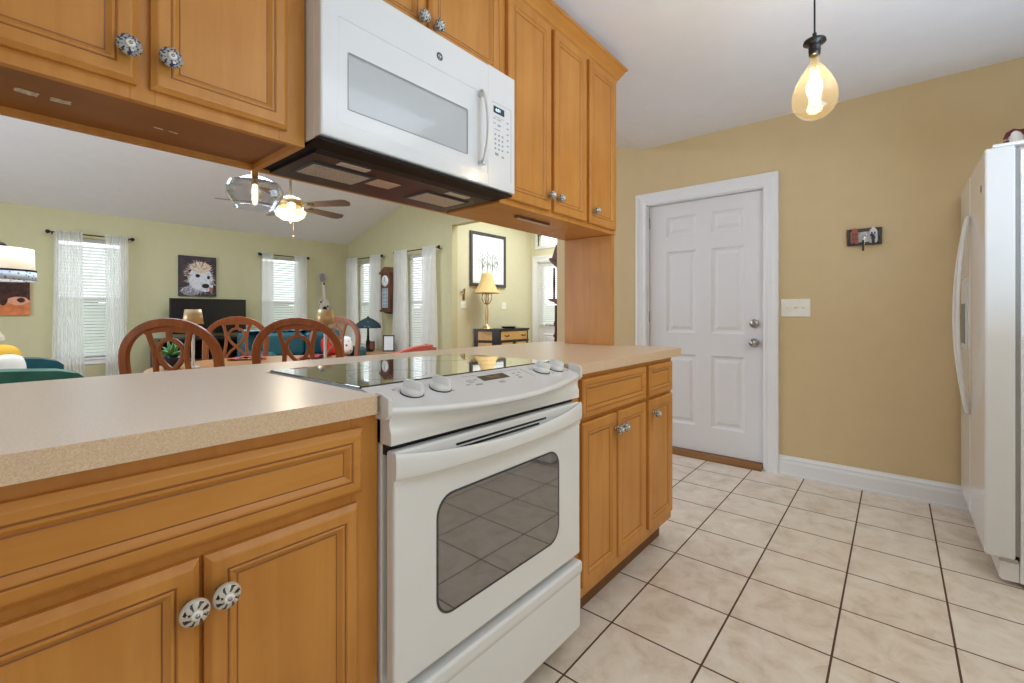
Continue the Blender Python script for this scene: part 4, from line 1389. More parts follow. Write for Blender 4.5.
def make_chair():
    r = thing('dining_chair', '', 'chair', (0, 0, 0), 'dining chairs')
    def P(x, z):   # back plane, leaning slightly
        return (x, -0.215 - (z - 0.45) * 0.13, z)
    arch = []
    for k in range(9):
        t = k / 8
        arch.append(P(-0.197 - 0.03 * sin(t * pi / 2), 0.43 + 0.45 * t))
    for k in range(1, 24):
        a = pi - pi * k / 24
        arch.append(P(0.227 * cos(a), 0.88 + 0.195 * sin(a) ** 0.92))
    arch += [(-p[0], p[1], p[2]) for p in arch[8::-1]]
    MB().sweep(arch, 0.042, 0.028, up=(0, 1, 0)).build('back_frame', M['cherry'], r, bevel=0.005)
    for s in (-1, 1):
        pts = [P(s * x, z) for x, z in ((0.104, 1.045), (0.093, 1.0), (0.080, 0.95), (0.074, 0.90), (0.078, 0.84), (0.09, 0.74), (0.10, 0.60), (0.10, 0.46))]
        MB().sweep(pts, 0.022, 0.018, up=(0, 1, 0)).build('back_slat', M['cherry'], r, bevel=0.003)
    for s in (-1, 1):
        pts = [P(s * x, z) for x, z in ((0.0, 0.992), (0.03, 0.985), (0.054, 0.962), (0.062, 0.93), (0.052, 0.895), (0.03, 0.865), (0.0, 0.838), (-0.04, 0.80), (-0.075, 0.74), (-0.09, 0.68))]
        MB().sweep(pts, 0.020, 0.016, up=(0, 1, 0)).build('splat_strand', M['cherry'], r, bevel=0.003)
    MB().sweep([P(0, 1.05), P(0, 0.985)], 0.022, 0.016, up=(0, 1, 0)).build('splat_post', M['cherry'], r)
    MB().sweep([P(-0.115, 1.028), P(-0.06, 1.038), P(0, 1.042), P(0.06, 1.038), P(0.115, 1.028)], 0.026, 0.016, up=(0, 1, 0)).build('inner_rail', M['cherry'], r)
    MB().prism([(-0.20, -0.205), (0.20, -0.205), (0.235, 0.24), (-0.235, 0.24)], 0.415, 0.455, 'z').build('seat_frame', M['cherry'], r, bevel=0.006)
    MB().prism([(-0.19, -0.185), (0.19, -0.185), (0.22, 0.23), (-0.22, 0.23)], 0.4555, 0.495, 'z').build('seat_cushion', M['offwhite'], r, bevel=0.016, seg=4)
    for s in (-1, 1):
        MB().sweep([(s * 0.212, 0.215, 0.414), (s * 0.214, 0.218, 0.2), (s * 0.21, 0.21, 0.0)], [0.026, 0.02, 0.016], n=10).build('leg', M['cherry'], r)
        MB().sweep([(s * 0.195, -0.205, 0.43), (s * 0.19, -0.23, 0.2), (s * 0.185, -0.28, 0.0)], [0.022, 0.018, 0.016], n=10).build('leg', M['cherry'], r)
    return r


ch = make_chair()
spots = [(0.652, 2.73, 42, 'cherry dining chair with pierced back in front of the agave pot'),
         (1.215, 2.61, 47, 'cherry dining chair whose back overlaps the teal sofa'),
         (1.45, 4.28, 238, 'cherry dining chair facing the kitchen in front of the television'),
         (2.10, 3.86, 210, 'cherry dining chair facing the kitchen in front of the red pillow')]
for i, (x, y, face, lab) in enumerate(spots):
    x, y = x + 0.25 * cos(R(face)), y + 0.25 * sin(R(face))
    if i == 0:
        ch.location = (x, y, 0); ch.rotation_euler = (0, 0, R(face - 90)); ch['label'] = lab
    else:
        copy_tree(ch, (x, y, 0), R(face - 90), lab)
TX, TY = 1.37, 3.42
tb = thing('dining_table', 'round oak dining table with chairs around it behind the peninsula', 'table', (TX, TY, 0))
MB().lathe([(0, 0.725), (0.69, 0.725), (0.70, 0.735), (0.70, 0.75), (0.69, 0.76), (0, 0.76)], (TX, TY, 0), 'z', 64).build('table_top', M['oak'], tb)
MB().lathe([(0, 0.0), (0.30, 0.0), (0.30, 0.04), (0.12, 0.09), (0.08, 0.2), (0.11, 0.42), (0.08, 0.6), (0.16, 0.70), (0.16, 0.7245), (0, 0.7245)], (TX, TY, 0), 'z', 32).build('pedestal', M['oak'], tb)


def buffet_lamp(x, y, lab):
    r = thing('table_lamp', lab, 'lamp', (x, y, 0.7605), 'slim lamps on the dining table')
    MB().lathe([(0, 0), (0.04, 0), (0.036, 0.010), (0.012, 0.018), (0.009, 0.04), (0.009, 0.285), (0, 0.285)], (x, y, 0.7605), 'z', 20).build('stem', M['bird'], r)
    MB().shell([(0.058, 0.29), (0.044, 0.385)], (x, y, 0.7605), 28).build('lamp_shade', M['champagne'], r, thick=0.003)
    MB().sweep([(x - 0.055, y, 1.055), (x + 0.055, y, 1.055)], 0.0025, n=6).sweep([(x, y - 0.055, 1.055), (x, y + 0.055, 1.055)], 0.0025, n=6).build('shade_ring', M['brass'], r)


buffet_lamp(0.94, 3.52, 'slim table lamp with champagne cone shade in front of the television')
buffet_lamp(1.52, 2.90, 'slim table lamp with champagne cone shade in front of the guitar')

ag = thing('potted_agave', 'green agave in a dark blue pot on the dining table', 'plant', (0.845, 3.60, 0.7605))
MB().lathe([(0, 0), (0.04, 0), (0.062, 0.03), (0.066, 0.06), (0.058, 0.085), (0.054, 0.08), (0, 0.075)], (0.845, 3.60, 0.7605), 'z', 24).build('pot', M['pot'], ag)
lv = MB()
for k in range(16):
    a = 2.4 * k
    L = 0.085 + 0.06 * random.random()
    el = R(20 + 55 * random.random())
    p0 = Vector((0.845, 3.60, 0.84))
    pts = []
    for q in range(5):
        t = q / 4
        pts.append(p0 + Vector((cos(a) * L * t * cos(el), sin(a) * L * t * cos(el), L * t * sin(el) - 0.02 * t * t)))
    lv.sweep(pts, [0.007, 0.014, 0.012, 0.007, 0.001], n=6)
lv.build('leaves', M['plant'], ag)


def napkin(x, y, rz, lab):
    def fn(u, t):
        a, b_ = (u - .5) * 0.26, (t - .5) * 0.14
        z = 0.7625 + 0.02 * math.exp(-((u - .5) ** 2) * 14) * (0.6 + 0.4 * sin(t * 6)) + 0.006 * (1 + sin(u * 17 + t * 4))
        return (x + a * cos(rz) - b_ * sin(rz), y + a * sin(rz) + b_ * cos(rz), z)
    tag(MB().grid(fn, 20, 10).build('napkin', M['pinkcloth'], at=(x, y, 0.7605), thick=0.003), lab, 'napkin', 'napkins on the dining table')
napkin(1.39, 3.87, R(-20), 'rose cloth napkin on the table in front of the chair by the television')
napkin(1.80, 3.60, R(30), 'rose cloth napkin on the table below the teal sofa')

# clear glass pendant over the table
GXp, GYp = 1.085, 2.90
gp = thing('glass_pendant', 'clear glass pendant with brass socket over the dining table', 'pendant light', (GXp, GYp, slope(GYp)))
zt = slope(GYp)
MB().lathe([(0, 0), (0.06, 0), (0.06, -0.02), (0, -0.02)], (GXp, GYp, zt - 0.025), 'z', 24).build('canopy', M['brass'], gp)
MB().sweep([(GXp, GYp, zt - 0.04), (GXp, GYp, 1.985)], 0.004, n=8).build('cord', M['brass'], gp)
MB().lathe([(0, 1.99), (0.02, 1.985), (0.022, 1.93), (0.03, 1.925), (0.03, 1.915), (0.018, 1.91), (0.018, 1.885), (0, 1.885)], (GXp, GYp, 0), 'z', 24).build('socket', M['brass'], gp)
MB().shell([(0.032, 1.92), (0.07, 1.915), (0.135, 1.885), (0.15, 1.85), (0.148, 1.82), (0.105, 1.745)], (GXp, GYp, 0), 32, 0, False).build('glass_shade', M['clear'], gp, thick=0.004)
MB().lathe([(0, 1.885), (0.013, 1.88), (0.016, 1.86), (0.016, 1.79), (0.010, 1.765), (0, 1.76)], (GXp, GYp, 0), 'z', 18).build('bulb', M['bulbglow'], gp)

# ceiling fan
FX, FYf = 2.13, 4.78
fan = thing('ceiling_fan', 'ceiling fan with wooden blades and a lit glass bowl', 'fan', (FX, FYf, slope(FYf)))
zt = slope(FYf)
MB().lathe([(0, 0), (0.07, 0), (0.065, -0.05), (0.02, -0.07), (0, -0.07)], (FX, FYf, zt - 0.02), 'z', 24).build('canopy', M['brass'], fan)
MB().sweep([(FX, FYf, zt - 0.08), (FX, FYf, 2.33)], 0.012, n=10).build('downrod', M['nickel'], fan)
MB().lathe([(0, 2.345), (0.03, 2.34), (0.05, 2.325), (0.10, 2.31), (0.125, 2.285), (0.125, 2.245), (0.10, 2.215), (0.07, 2.205), (0.07, 2.18), (0, 2.18)], (FX, FYf, 0), 'z', 32).build('motor', M['gold'], fan)
MB().lathe([(0.145, 2.178), (0.150, 2.165), (0.135, 2.125), (0.09, 2.095), (0.03, 2.082), (0, 2.08)], (FX, FYf, 0), 'z', 32).build('light_bowl', M['bowl'], fan)
MB().lathe([(0, 2.08), (0.012, 2.078), (0.008, 2.06), (0, 2.055)], (FX, FYf, 0), 'z', 12).build('bowl_finial', M['brass'], fan)
MB().sweep([(FX + 0.03, FYf, 2.083), (FX + 0.03, FYf, 1.93)], 0.0008, n=5).ball((FX + 0.03, FYf, 1.92), 0.009, 6).build('pull_chain', M['brass'], fan)
for k in range(5):
    a = R(-60 + 72 * k)
    def X(x, y, z, a=a): return (FX + x * cos(a) - y * sin(a), FYf + x * sin(a) + y * cos(a), z)
    bd = MB().prism([(0.20, -0.05), (0.60, -0.068), (0.64, -0.055), (0.665, 0.0), (0.64, 0.055), (0.60, 0.068), (0.20, 0.05)], -0.004, 0.004, 'z')
    bd.xf(lambda x, y, z, X=X: X(x, y, 2.238 + z - y * 0.21))
    bo = bd.build('blade', M['bladewood'], fan)
    MB().sweep([X(0.10, 0, 2.245), X(0.16, 0, 2.230), X(0.26, 0, 2.230)], 0.05, 0.006).build('blade_arm', M['brass'], bo)
for k in range(3):
    a = R(-50 + 120 * k + 60)
    MB().lathe([(0.03, 0.0), (0.045, 0.03), (0.04, 0.06), (0.015, 0.075), (0, 0.075)], (FX + 0.10 * cos(a), FYf + 0.10 * sin(a), 2.178), 'z', 16).build('glass_cup', M['bowl'], fan)
point('fan_glow', (FX, FYf, 2.02), 14, (1.0, 0.86, 0.62), 0.1)

# ---------------------------------------------------------------- back wall: television, paintings, guitar
tvs = thing('tv_stand', 'black television stand against the back wall', 'tv stand', (2.35, 8.14, 0))
MB().box(1.70, 3.02, 7.92, 8.36, 0.06, 0.10).box(1.70, 3.02, 7.92, 8.36, 0.72, 0.76).box(1.70, 1.74, 7.92, 8.36, 0.10, 0.72).box(2.98, 3.02, 7.92, 8.36, 0.10, 0.72).box(1.74, 2.98, 8.34, 8.36, 0.10, 0.72).box(1.74, 2.98, 7.93, 8.34, 0.42, 0.44).build('frame', M['blackwood'], tvs, bevel=0.003)
MB().box(2.36, 2.40, 7.93, 8.34, 0.10, 0.42).box(2.36, 2.40, 7.93, 8.34, 0.44, 0.72).build('divider', M['blackwood'], tvs)
for x in (1.74, 2.98):
    for y in (7.96, 8.32):
        MB().box(x - 0.03, x + 0.03, y - 0.03, y + 0.03, 0, 0.06).build('foot', M['blackwood'], tvs)
tv = thing('television', 'wide black flat television on the black stand', 'television', (2.39, 8.16, 0.7605))
MB().box(1.885, 2.91, 8.14, 8.19, 0.815, 1.352).build('case', M['black'], tv, bevel=0.004)
MB().box(1.90, 2.895, 8.137, 8.1405, 0.835, 1.337).build('screen', M['tv'], tv)
MB().box(2.36, 2.42, 8.15, 8.18, 0.77, 0.816).build('neck', M['black'], tv)
MB().box(2.15, 2.63, 8.07, 8.25, 0.7605, 0.772).build('base', M['black'], tv, bevel=0.003)

# dog portrait
dx0, dx1, dz0_, dz1_ = 2.06, 2.565, 1.40, 2.025
dp_ = thing('dog_painting', 'canvas painting of a shaggy white dog above the television', 'painting', ((dx0 + dx1) / 2, BY - 0.02, dz0_))
cv = MB().box(dx0, dx1, BY - 0.04, BY - 0.001, dz0_, dz1_).build('canvas', M['canvasdark'], dp_)


def leafpoly(mb, x, z, ang, L, w_, m, yy):
    c_, s_ = cos(ang), sin(ang)
    pts = [(0, 0), (L * 0.35, w_), (L, 0), (L * 0.35, -w_)]
    mb.add([(x + a * c_ - b_ * s_, yy, z + a * s_ + b_ * c_) for a, b_ in pts], [(0, 1, 2, 3)], m)


dgp = MB()
W_, H_ = dx1 - dx0, dz1_ - dz0_
def U(u, v): return (dx0 + u * W_, dz0_ + v * H_)
yy = BY - 0.0405
def blob(u, v, ru, rv, m, dy_):
    cx, cz = U(u, v)
    dgp.add([(cx + ru * W_ * cos(2 * pi * k / 20), yy - dy_, cz + rv * H_ * sin(2 * pi * k / 20)) for k in range(20)], [tuple(range(20))], m)
blob(0.30, 0.12, 0.25, 0.12, 2, 0.0)
blob(0.57, 0.43, 0.33, 0.31, 1, 0.0002)
blob(0.57, 0.72, 0.28, 0.14, 0, 0.0003)
blob(0.69, 0.27, 0.22, 0.16, 1, 0.0004)
for k in range(330):                      # fur on the cheeks, chest and muzzle
    u, v = random.random(), random.random()
    if ((u - .57) / .36) ** 2 + ((v - .40) / .34) ** 2 > 1 and not (v < 0.24 and u < 0.55): continue
    ang = math.atan2(v - 0.52, u - 0.60) + random.uniform(-.35, .35)
    x, z = U(u, v)
    if not (dx0 + 0.05 < x < dx1 - 0.05 and dz0_ + 0.05 < z < dz1_ - 0.05): continue
    leafpoly(dgp, x, z, ang, random.uniform(.04, .08), random.uniform(.0025, .005), random.choices([0, 1, 2], [1.5, 6, 2.6])[0], yy - 0.0006 - 0.000003 * k)
for k in range(60):                       # ragged edge of the face
    a = R(random.uniform(150, 390))
    x, z = U(0.57 + 0.28 * cos(a), 0.42 + 0.26 * sin(a))
    leafpoly(dgp, x, z, a + random.uniform(-.4, .4), random.uniform(.035, .055), .006, random.choice([1, 1, 0]), yy - 0.0018)
for k in range(90):                       # cream topknot
    a = R(random.uniform(10, 170))
    q = random.random()
    x, z = U(0.55 + 0.22 * q * cos(a), 0.66 + 0.12 * q * sin(a))
    leafpoly(dgp, x, z, a, random.uniform(.06, .11), .007, random.choices([0, 1, 4, 3], [6, 2, 1.5, .7])[0], yy - 0.0022 - 0.000003 * k)
for k in range(18):
    x, z = U(0.24 + 0.10 * random.random(), 0.5 + 0.2 * random.random())
    leafpoly(dgp, x, z, R(random.uniform(150, 220)), 0.075, .007, random.choice([0, 4, 1]), yy - 0.0030)
for u, v, ru, rv in ((0.49, 0.51, 0.062, 0.045), (0.78, 0.48, 0.040, 0.045), (0.70, 0.26, 0.10, 0.058)):
    blob(u, v, ru, rv, 3, 0.0036)
blob(0.85, 0.17, 0.05, 0.06, 4, 0.0033)
dgp.build('painted_dog', [M['paintA'], M['paintB'], M['paintC'], M['paintD'], M['paintE']], dp_)

# cow painting behind the drum lamp
cp_ = thing('cow_painting', 'small unframed painting in dark brown and orange behind the drum lamp', 'painting', (0.24, BY - 0.02, 1.10))
MB().box(-0.02, 0.49, BY - 0.035, BY - 0.001, 1.105, 1.545).build('canvas', M['paintO'], cp_)
cm = MB()
yy = BY - 0.0355
def blob2(u, v, ru, rv, m, d_):
    cx, cz = -0.02 + 0.51 * u, 1.105 + 0.44 * v
    cm.add([(min(0.488, max(-0.018, cx + 0.51 * ru * cos(2 * pi * k / 18) * (1 + 0.12 * sin(k * 5)))), yy - d_, min(1.543, max(1.107, cz + 0.44 * rv * sin(2 * pi * k / 18)))) for k in range(18)], [tuple(range(18))], m)
cm.box(-0.018, 0.488, yy - 0.0008, yy - 0.0001, 1.29, 1.543, 0)
blob2(0.35, 0.42, 0.24, 0.14, 1, 0.001); blob2(0.80, 0.40, 0.20, 0.12, 1, 0.001)
blob2(0.55, 0.44, 0.08, 0.18, 0, 0.0012); blob2(0.3, 0.40, 0.07, 0.06, 0, 0.0014); blob2(0.85, 0.42, 0.07, 0.07, 0, 0.0014)
cm.build('painted_cow', [M['paintBr'], M['paintP']], cp_)

# guitar hung on the wall
gu = thing('wall_guitar', 'decorated guitar hanging on the wall in the room corner', 'guitar', (4.39, BY - 0.05, 0.90))
gy = BY - 0.075
GZ = 0.93
hw = lambda t: 0.155 * (1 - 0.0 * t)
outl = []
for k in range(36):
    t = 2 * pi * k / 36
    z = 0.24 - 0.24 * cos(t)
    wv = 0.15 if z < 0.24 else 0.118
    q = abs(sin(t)) ** 0.75 * wv
    q *= 1 - 0.30 * math.exp(-((z - 0.28) / 0.06) ** 2)
    outl.append(((1 if sin(t) >= 0 else -1) * q, z))
tilt = R(4)
def GXF(x, y, z): return (4.40 + x * cos(tilt) - z * sin(tilt), y, GZ + z * cos(tilt) + x * sin(tilt))
MB().prism(outl, gy, gy + 0.07, 'y').xf(GXF).build('body', [M['guitarw']], gu, bevel=0.006)
MB().lathe([(0, 0), (0.045, 0), (0.045, 0.001), (0, 0.001)], (0, gy, 0.29), 'y', 24).xf(GXF).build('sound_hole', M['black'], gu)
MB().box(-0.024, 0.024, gy - 0.016, gy + 0.014, 0.36, 0.80).xf(GXF).build('neck', M['guitarw'], gu, bevel=0.004)
MB().box(-0.07, 0.07, gy - 0.010, gy - 0.0005, 0.12, 0.145).xf(GXF).build('bridge', M['mahog'], gu)
hdk = MB().prism([(-0.026, 0.80), (0.026, 0.80), (0.045, 0.85), (0.04, 0.955), (0.0, 0.965), (-0.04, 0.955), (-0.045, 0.85)], gy - 0.008, gy + 0.012, 'y').xf(GXF).build('headstock', M['paintC'], gu, bevel=0.002)
for k in range(3):
    for s in (-1, 1):
        MB().sweep([GXF(s * 0.04, gy, 0.86 + 0.035 * k), GXF(s * 0.062, gy, 0.86 + 0.035 * k)], 0.006, n=6).build('tuning_peg', M['chrome'], hdk)

# ---------------------------------------------------------------- living room furniture


def cushion(x0, x1, y0, y1, z0, z1): return MB().box(x0, x1, y0, y1, z0, z1)


# teal sofa facing the kitchen
sf = thing('teal_sofa', 'teal leather sofa behind the dining table, facing the kitchen', 'sofa', (2.75, 6.2, 0))
MB().box(2.22, 3.60, 5.72, 6.55, 0.08, 0.40).build('base', M['teal'], sf, bevel=0.03, seg=3)
MB().box(2.22, 3.60, 6.28, 6.56, 0.401, 0.88).build('back', M['teal'], sf, bevel=0.06, seg=4)
for x0, x1 in ((2.40, 2.92), (2.925, 3.45)):
    MB().box(x0, x1, 5.70, 6.26, 0.402, 0.54).build('seat_cushion', M['teal'], sf, bevel=0.04, seg=4)
    MB().box(x0, x1, 6.10, 6.275, 0.545, 0.875).build('back_cushion', M['teal'], sf, bevel=0.06, seg=4)
for x0, x1 in ((2.20, 2.39), (3.46, 3.62)):
    MB().box(x0, x1, 5.70, 6.27, 0.401, 0.66).build('arm', M['teal'], sf, bevel=0.06, seg=4)
th = MB().grid(lambda u, t: (2.25 + 1.0 * u, 6.16 + 0.38 * t, 0.8985 + 0.005 * sin(u * 30) + 0.004 * sin(t * 9)), 30, 10)
tag(th.build('throw_blanket', M['teallight'], at=(2.75, 6.2, 0.86), thick=0.012), 'blue grey throw along the top of the teal sofa back', 'blanket')


def pillow(x, y, z, w_, h_, mat, lab, rz=0.0, tilt=0.25, name='pillow', grp=None):
    mb = MB()
    def fn(sgn):
        def f(u, t):
            a, b_ = 2 * u - 1, 2 * t - 1
            th_ = 0.075 * (max(0, 1 - a ** 4) * max(0, 1 - b_ ** 4)) ** 0.5
            px, pz = a * w_ / 2 * (1 - 0.22 * abs(b_) ** 3), b_ * h_ / 2 * (1 - 0.22 * abs(a) ** 3)
            py = sgn * th_
            y2, z2 = py * cos(tilt) + pz * sin(tilt), pz * cos(tilt) - py * sin(tilt)
            return (x + px * cos(rz) - y2 * sin(rz), y + px * sin(rz) + y2 * cos(rz), z + h_ / 2 + z2)
        return f
    mb.grid(fn(-1), 12, 12).grid(fn(1), 12, 12)
    return tag(mb.build(name, mat, at=(x, y, z)), lab, 'pillow', grp)


pillow(3.11, 5.84, 0.545, 0.20, 0.27, M['red'], 'bright red pillow on the teal sofa')
pillow(3.32, 5.80, 0.545, 0.22, 0.27, M['florals'], 'white floral pillow beside the red pillow on the teal sofa', rz=R(-12))

# green leather loveseat at the far left, facing right, seen over the worktop
ls = thing('green_loveseat', 'green leather loveseat at the end of the room under the cow painting', 'sofa', (0.0, 6.0, 0))
MB().box(-0.55, 0.48, 5.02, 6.60, 0.08, 0.40).build('base', M['green'], ls, bevel=0.03, seg=3)
MB().box(-0.60, -0.30, 5.02, 6.60, 0.401, 0.86).build('back', M['green'], ls, bevel=0.07, seg=4)
for y0, y1 in ((5.30, 5.795), (5.80, 6.30)):
    MB().box(-0.29, 0.46, y0, y1, 0.402, 0.53).build('seat_cushion', M['green'], ls, bevel=0.04, seg=4)


def arm(y0, y1, ztop):
    pr = [(-0.32, 0.40), (0.56, 0.40), (0.60, 0.46), (0.60, ztop - 0.09), (0.56, ztop - 0.05), (0.45, ztop - 0.02), (0.2, ztop), (-0.32, ztop + 0.015)]
    return MB().prism(pr, y0, y1, 'y')
arm(5.0, 5.27, 0.69).build('arm', M['green'], ls, bevel=0.05, seg=4)
arm(6.33, 6.60, 0.70).build('arm', M['teal'], ls, bevel=0.05, seg=4)
pillow(0.205, 5.52, 0.54, 0.20, 0.25, M['offwhite'], 'off-white pillow on the green loveseat', rz=R(10), tilt=0.3)
pillow(0.155, 5.82, 0.59, 0.28, 0.27, M['mustard'], 'mustard yellow pillow behind the off-white pillow', rz=R(6), tilt=0.3)
pl_ = thing('pleated_lamp', 'table lamp with pleated cream shade behind the mustard pillow', 'lamp', (0.02, 6.95, 0))
MB().box(-0.28, 0.24, 6.75, 7.15, 0.0, 0.60).build('lamp_table', M['mahog'], pl_)
MB().lathe([(0, 0.60), (0.07, 0.60), (0.03, 0.66), (0.05, 0.76), (0.015, 0.84), (0.015, 0.95), (0, 0.95)], (0.02, 6.95, 0), 'z', 20).build('base', M['brass'], pl_)
ps = MB()
nn = 72
pf_ = [(0.205, 0.85), (0.20, 0.885), (0.10, 1.07)]
ps.add([((r + (0.005 if k % 2 else 0)) * cos(2 * pi * k / nn) + 0.02, (r + (0.005 if k % 2 else 0)) * sin(2 * pi * k / nn) + 6.95, h_) for r, h_ in pf_ for k in range(nn)], [(j_ * nn + k, j_ * nn + (k + 1) % nn, (j_ + 1) * nn + (k + 1) % nn, (j_ + 1) * nn + k) for j_ in range(2) for k in range(nn)])
ps.build('lamp_shade', M['pleat'], pl_, thick=0.003)

# arc lamp with two-band drum shade
LXc, LYc = 0.140, 5.30
al = thing('arc_lamp', 'arc floor lamp with cream drum shade and blue patterned band', 'lamp', (-1.55, 5.1, 0))
MB().lathe([(0, 0), (0.17, 0), (0.17, 0.03), (0.02, 0.05), (0, 0.05)], (-1.55, 5.1, 0), 'z', 28).build('base', M['bronze'], al)
pts = [(-1.55, 5.1, 0.045)]
for k in range(15):
    t = k / 14
    pts.append((-1.55 + 1.70 * sin(t * pi / 2) ** 1.6, 5.1 + 0.2 * t, 0.5 + 1.26 * sin(min(1, t * 1.15) * pi / 2) - 0.09 * max(0, t - 0.87) / 0.13))
pts[-1] = (LXc, LYc, 1.665)
MB().sweep(pts, 0.011, n=10).build('arm', M['bronze'], al)
MB().lathe([(0, 1.645), (0.05, 1.647), (0.035, 1.665), (0.018, 1.675), (0, 1.675)], (LXc, LYc, 0), 'z', 20).build('shade_cap', M['bronze'], al)
sd = MB().shell([(0.198, 1.46), (0.192, 1.625)], (LXc, LYc, 0), 40)
sh = sd.build('lamp_shade', M['shade'], al, thick=0.003)
MB().shell([(0.208, 1.375), (0.205, 1.448)], (LXc, LYc, 0), 40).build('patterned_band', M['blue'], sh, thick=0.003)
MB().shell([(0.206, 1.447), (0.206, 1.461)], (LXc, LYc, 0), 40).build('dark_trim', M['bronze'], sh, thick=0.004)
MB().sweep([(LXc - 0.19, LYc, 1.62), (LXc + 0.19, LYc, 1.62)], 0.003, n=6).sweep([(LXc, LYc - 0.19, 1.62), (LXc, LYc + 0.19, 1.62)], 0.003, n=6).sweep([(LXc, LYc, 1.62), (LXc, LYc, 1.66)], 0.006, n=8).build('shade_spider', M['bronze'], sh)
point('arc_lamp_glow', (LXc, LYc, 1.52), 3.0, (1.0, 0.88, 0.68), 0.06)

# side table with domed stained glass lamp and frames
st = thing('side_table', 'brown side table between the windows carrying the domed lamp', 'side table', (4.38, 6.80, 0))
MB().box(4.05, 4.72, 6.30, 7.12, 0.455, 0.485).build('table_top', M['oak'], st, bevel=0.004)
for x in (4.10, 4.67):
    for y in (6.35, 7.07):
        MB().box(x - 0.022, x + 0.022, y - 0.022, y + 0.022, 0.0, 0.4545).build('leg', M['oak'], st)
MB().box(4.12, 4.65, 6.37, 7.05, 0.38, 0.4545).build('apron', M['oak'], st)
tf = thing('stained_glass_lamp', 'dark domed stained glass lamp on the side table', 'lamp', (4.33, 6.82, 0.4855))
MB().lathe([(0, 0.0), (0.095, 0.0), (0.085, 0.02), (0.05, 0.035), (0.025, 0.06), (0.03, 0.12), (0.038, 0.16), (0.022, 0.20), (0.018, 0.30), (0.014, 0.47), (0, 0.47)], (4.33, 6.82, 0.4855), 'z', 24).build('base', M['bronze'], tf)
MB().shell([(0.212, 0.395), (0.212, 0.415), (0.19, 0.465), (0.13, 0.515), (0.06, 0.552), (0.018, 0.57)], (4.33, 6.82, 0.4855), 32).build('lamp_shade', M['stained'], tf, thick=0.004)
MB().lathe([(0, 0.465), (0.02, 0.56), (0.022, 0.575), (0.01, 0.59), (0, 0.60)], (4.33, 6.82, 0.4855), 'z', 16).build('finial', M['bronze'], tf)


def photo_frame(x, y, w_, h_, rz, mat, inner, lab, name='photo_frame'):
    r = thing(name, lab, 'picture frame', (x, y, 0.4855), 'frames on the side table')
    def X(a, b_, z): 
        y2 = b_ + z * 0.2
        return (x + a * cos(rz) - y2 * sin(rz), y + a * sin(rz) + y2 * cos(rz), 0.487 + z)
    f_ = MB()
    for q in ((-w_ / 2, -w_ / 2 + 0.018, 0, h_), (w_ / 2 - 0.018, w_ / 2, 0, h_), (-w_ / 2 + 0.018, w_ / 2 - 0.018, 0, 0.018), (-w_ / 2 + 0.018, w_ / 2 - 0.018, h_ - 0.018, h_)):
        f_.box(q[0], q[1], -0.008, 0.008, q[2], q[3])
    f_.xf(X).build('frame', mat, r)
    MB().box(-w_ / 2 + 0.018, w_ / 2 - 0.018, -0.002, 0.006, 0.018, h_ - 0.018).xf(X).build('photo', inner, r)


photo_frame(4.55, 6.55, 0.19, 0.27, R(-38), M['black'], M['matboard'], 'black photo frame right of the domed lamp')
photo_frame(4.50, 7.02, 0.15, 0.15, R(-38), M['mahog'], M['paintE'], 'small dark photo frame left of the domed lamp')

# salmon armchair, low and rounded
sa = thing('salmon_armchair', 'salmon upholstered chaise chair in front of the window by the hallway', 'armchair', (3.60, 5.03, 0))
pr = [(-0.50, 0.30), (0.48, 0.30), (0.50, 0.42), (0.50, 0.62), (0.46, 0.70), (0.38, 0.715), (0.22, 0.69), (0.0, 0.62), (-0.28, 0.56), (-0.46, 0.53), (-0.50, 0.48)]
ra = R(-35)
def SXF(x, y, z): return (3.60 + x * cos(ra) - y * sin(ra), 5.03 + x * sin(ra) + y * cos(ra), z)
MB().prism(pr, -0.30, -0.08, 'y').xf(SXF).build('arm', M['salmon'], sa, bevel=0.05, seg=4)
MB().prism([(-0.48, 0.12), (0.50, 0.12), (0.50, 0.45), (-0.48, 0.45)], -0.07, 0.45, 'y').xf(SXF).build('seat', M['salmon'], sa, bevel=0.04, seg=3)
MB().prism([(0.28, 0.452), (0.52, 0.452), (0.53, 0.67), (0.42, 0.69)], -0.07, 0.45, 'y').xf(SXF).build('back', M['salmon'], sa, bevel=0.05, seg=4)
for x, y in ((-0.42, -0.2), (0.42, -0.2), (-0.42, 0.38), (0.42, 0.38)):
    MB().lathe([(0, 0), (0.018, 0), (0.026, 0.121), (0, 0.121)] if y > 0 else [(0, 0), (0.018, 0), (0.026, 0.301), (0, 0.301)], (*SXF(x, y, 0)[:2], 0), 'z', 10).build('leg', M['mahog'], sa)

# pendulum wall clock on the gable wall
ck = thing('wall_clock', 'dark wooden pendulum wall clock between the two windows', 'clock', (GX, 6.875, 1.05))
cy0, cy1 = 6.745, 7.005
MB().box(GX - 0.195, GX - 0.001, cy0, cy1, 1.19, 1.82).build('case', M['mahog'], ck, bevel=0.003)
MB().prism([(cy0 - 0.03, 1.82), (cy1 + 0.03, 1.82), (cy1 + 0.03, 1.845), (cy1 - 0.02, 1.875), (6.875, 1.95), (cy0 + 0.02, 1.875), (cy0 - 0.03, 1.845)], GX - 0.215, GX - 0.001, 'x').build('pediment', M['mahog'], ck, bevel=0.003)
MB().box(GX - 0.21, GX - 0.001, cy0 - 0.015, cy1 + 0.015, 1.155, 1.19).prism([(cy0 + 0.02, 1.155), (6.875, 1.12), (cy1 - 0.02, 1.155)], GX - 0.17, GX - 0.001, 'x').build('lower_shelf', M['mahog'], ck)
MB().lathe([(0, 0), (0.095, 0), (0.10, 0.004), (0.095, 0.008), (0, 0.008)], (GX - 0.1955, 6.875, 1.70), 'x', 28).build('dial', M['clockface'], ck)
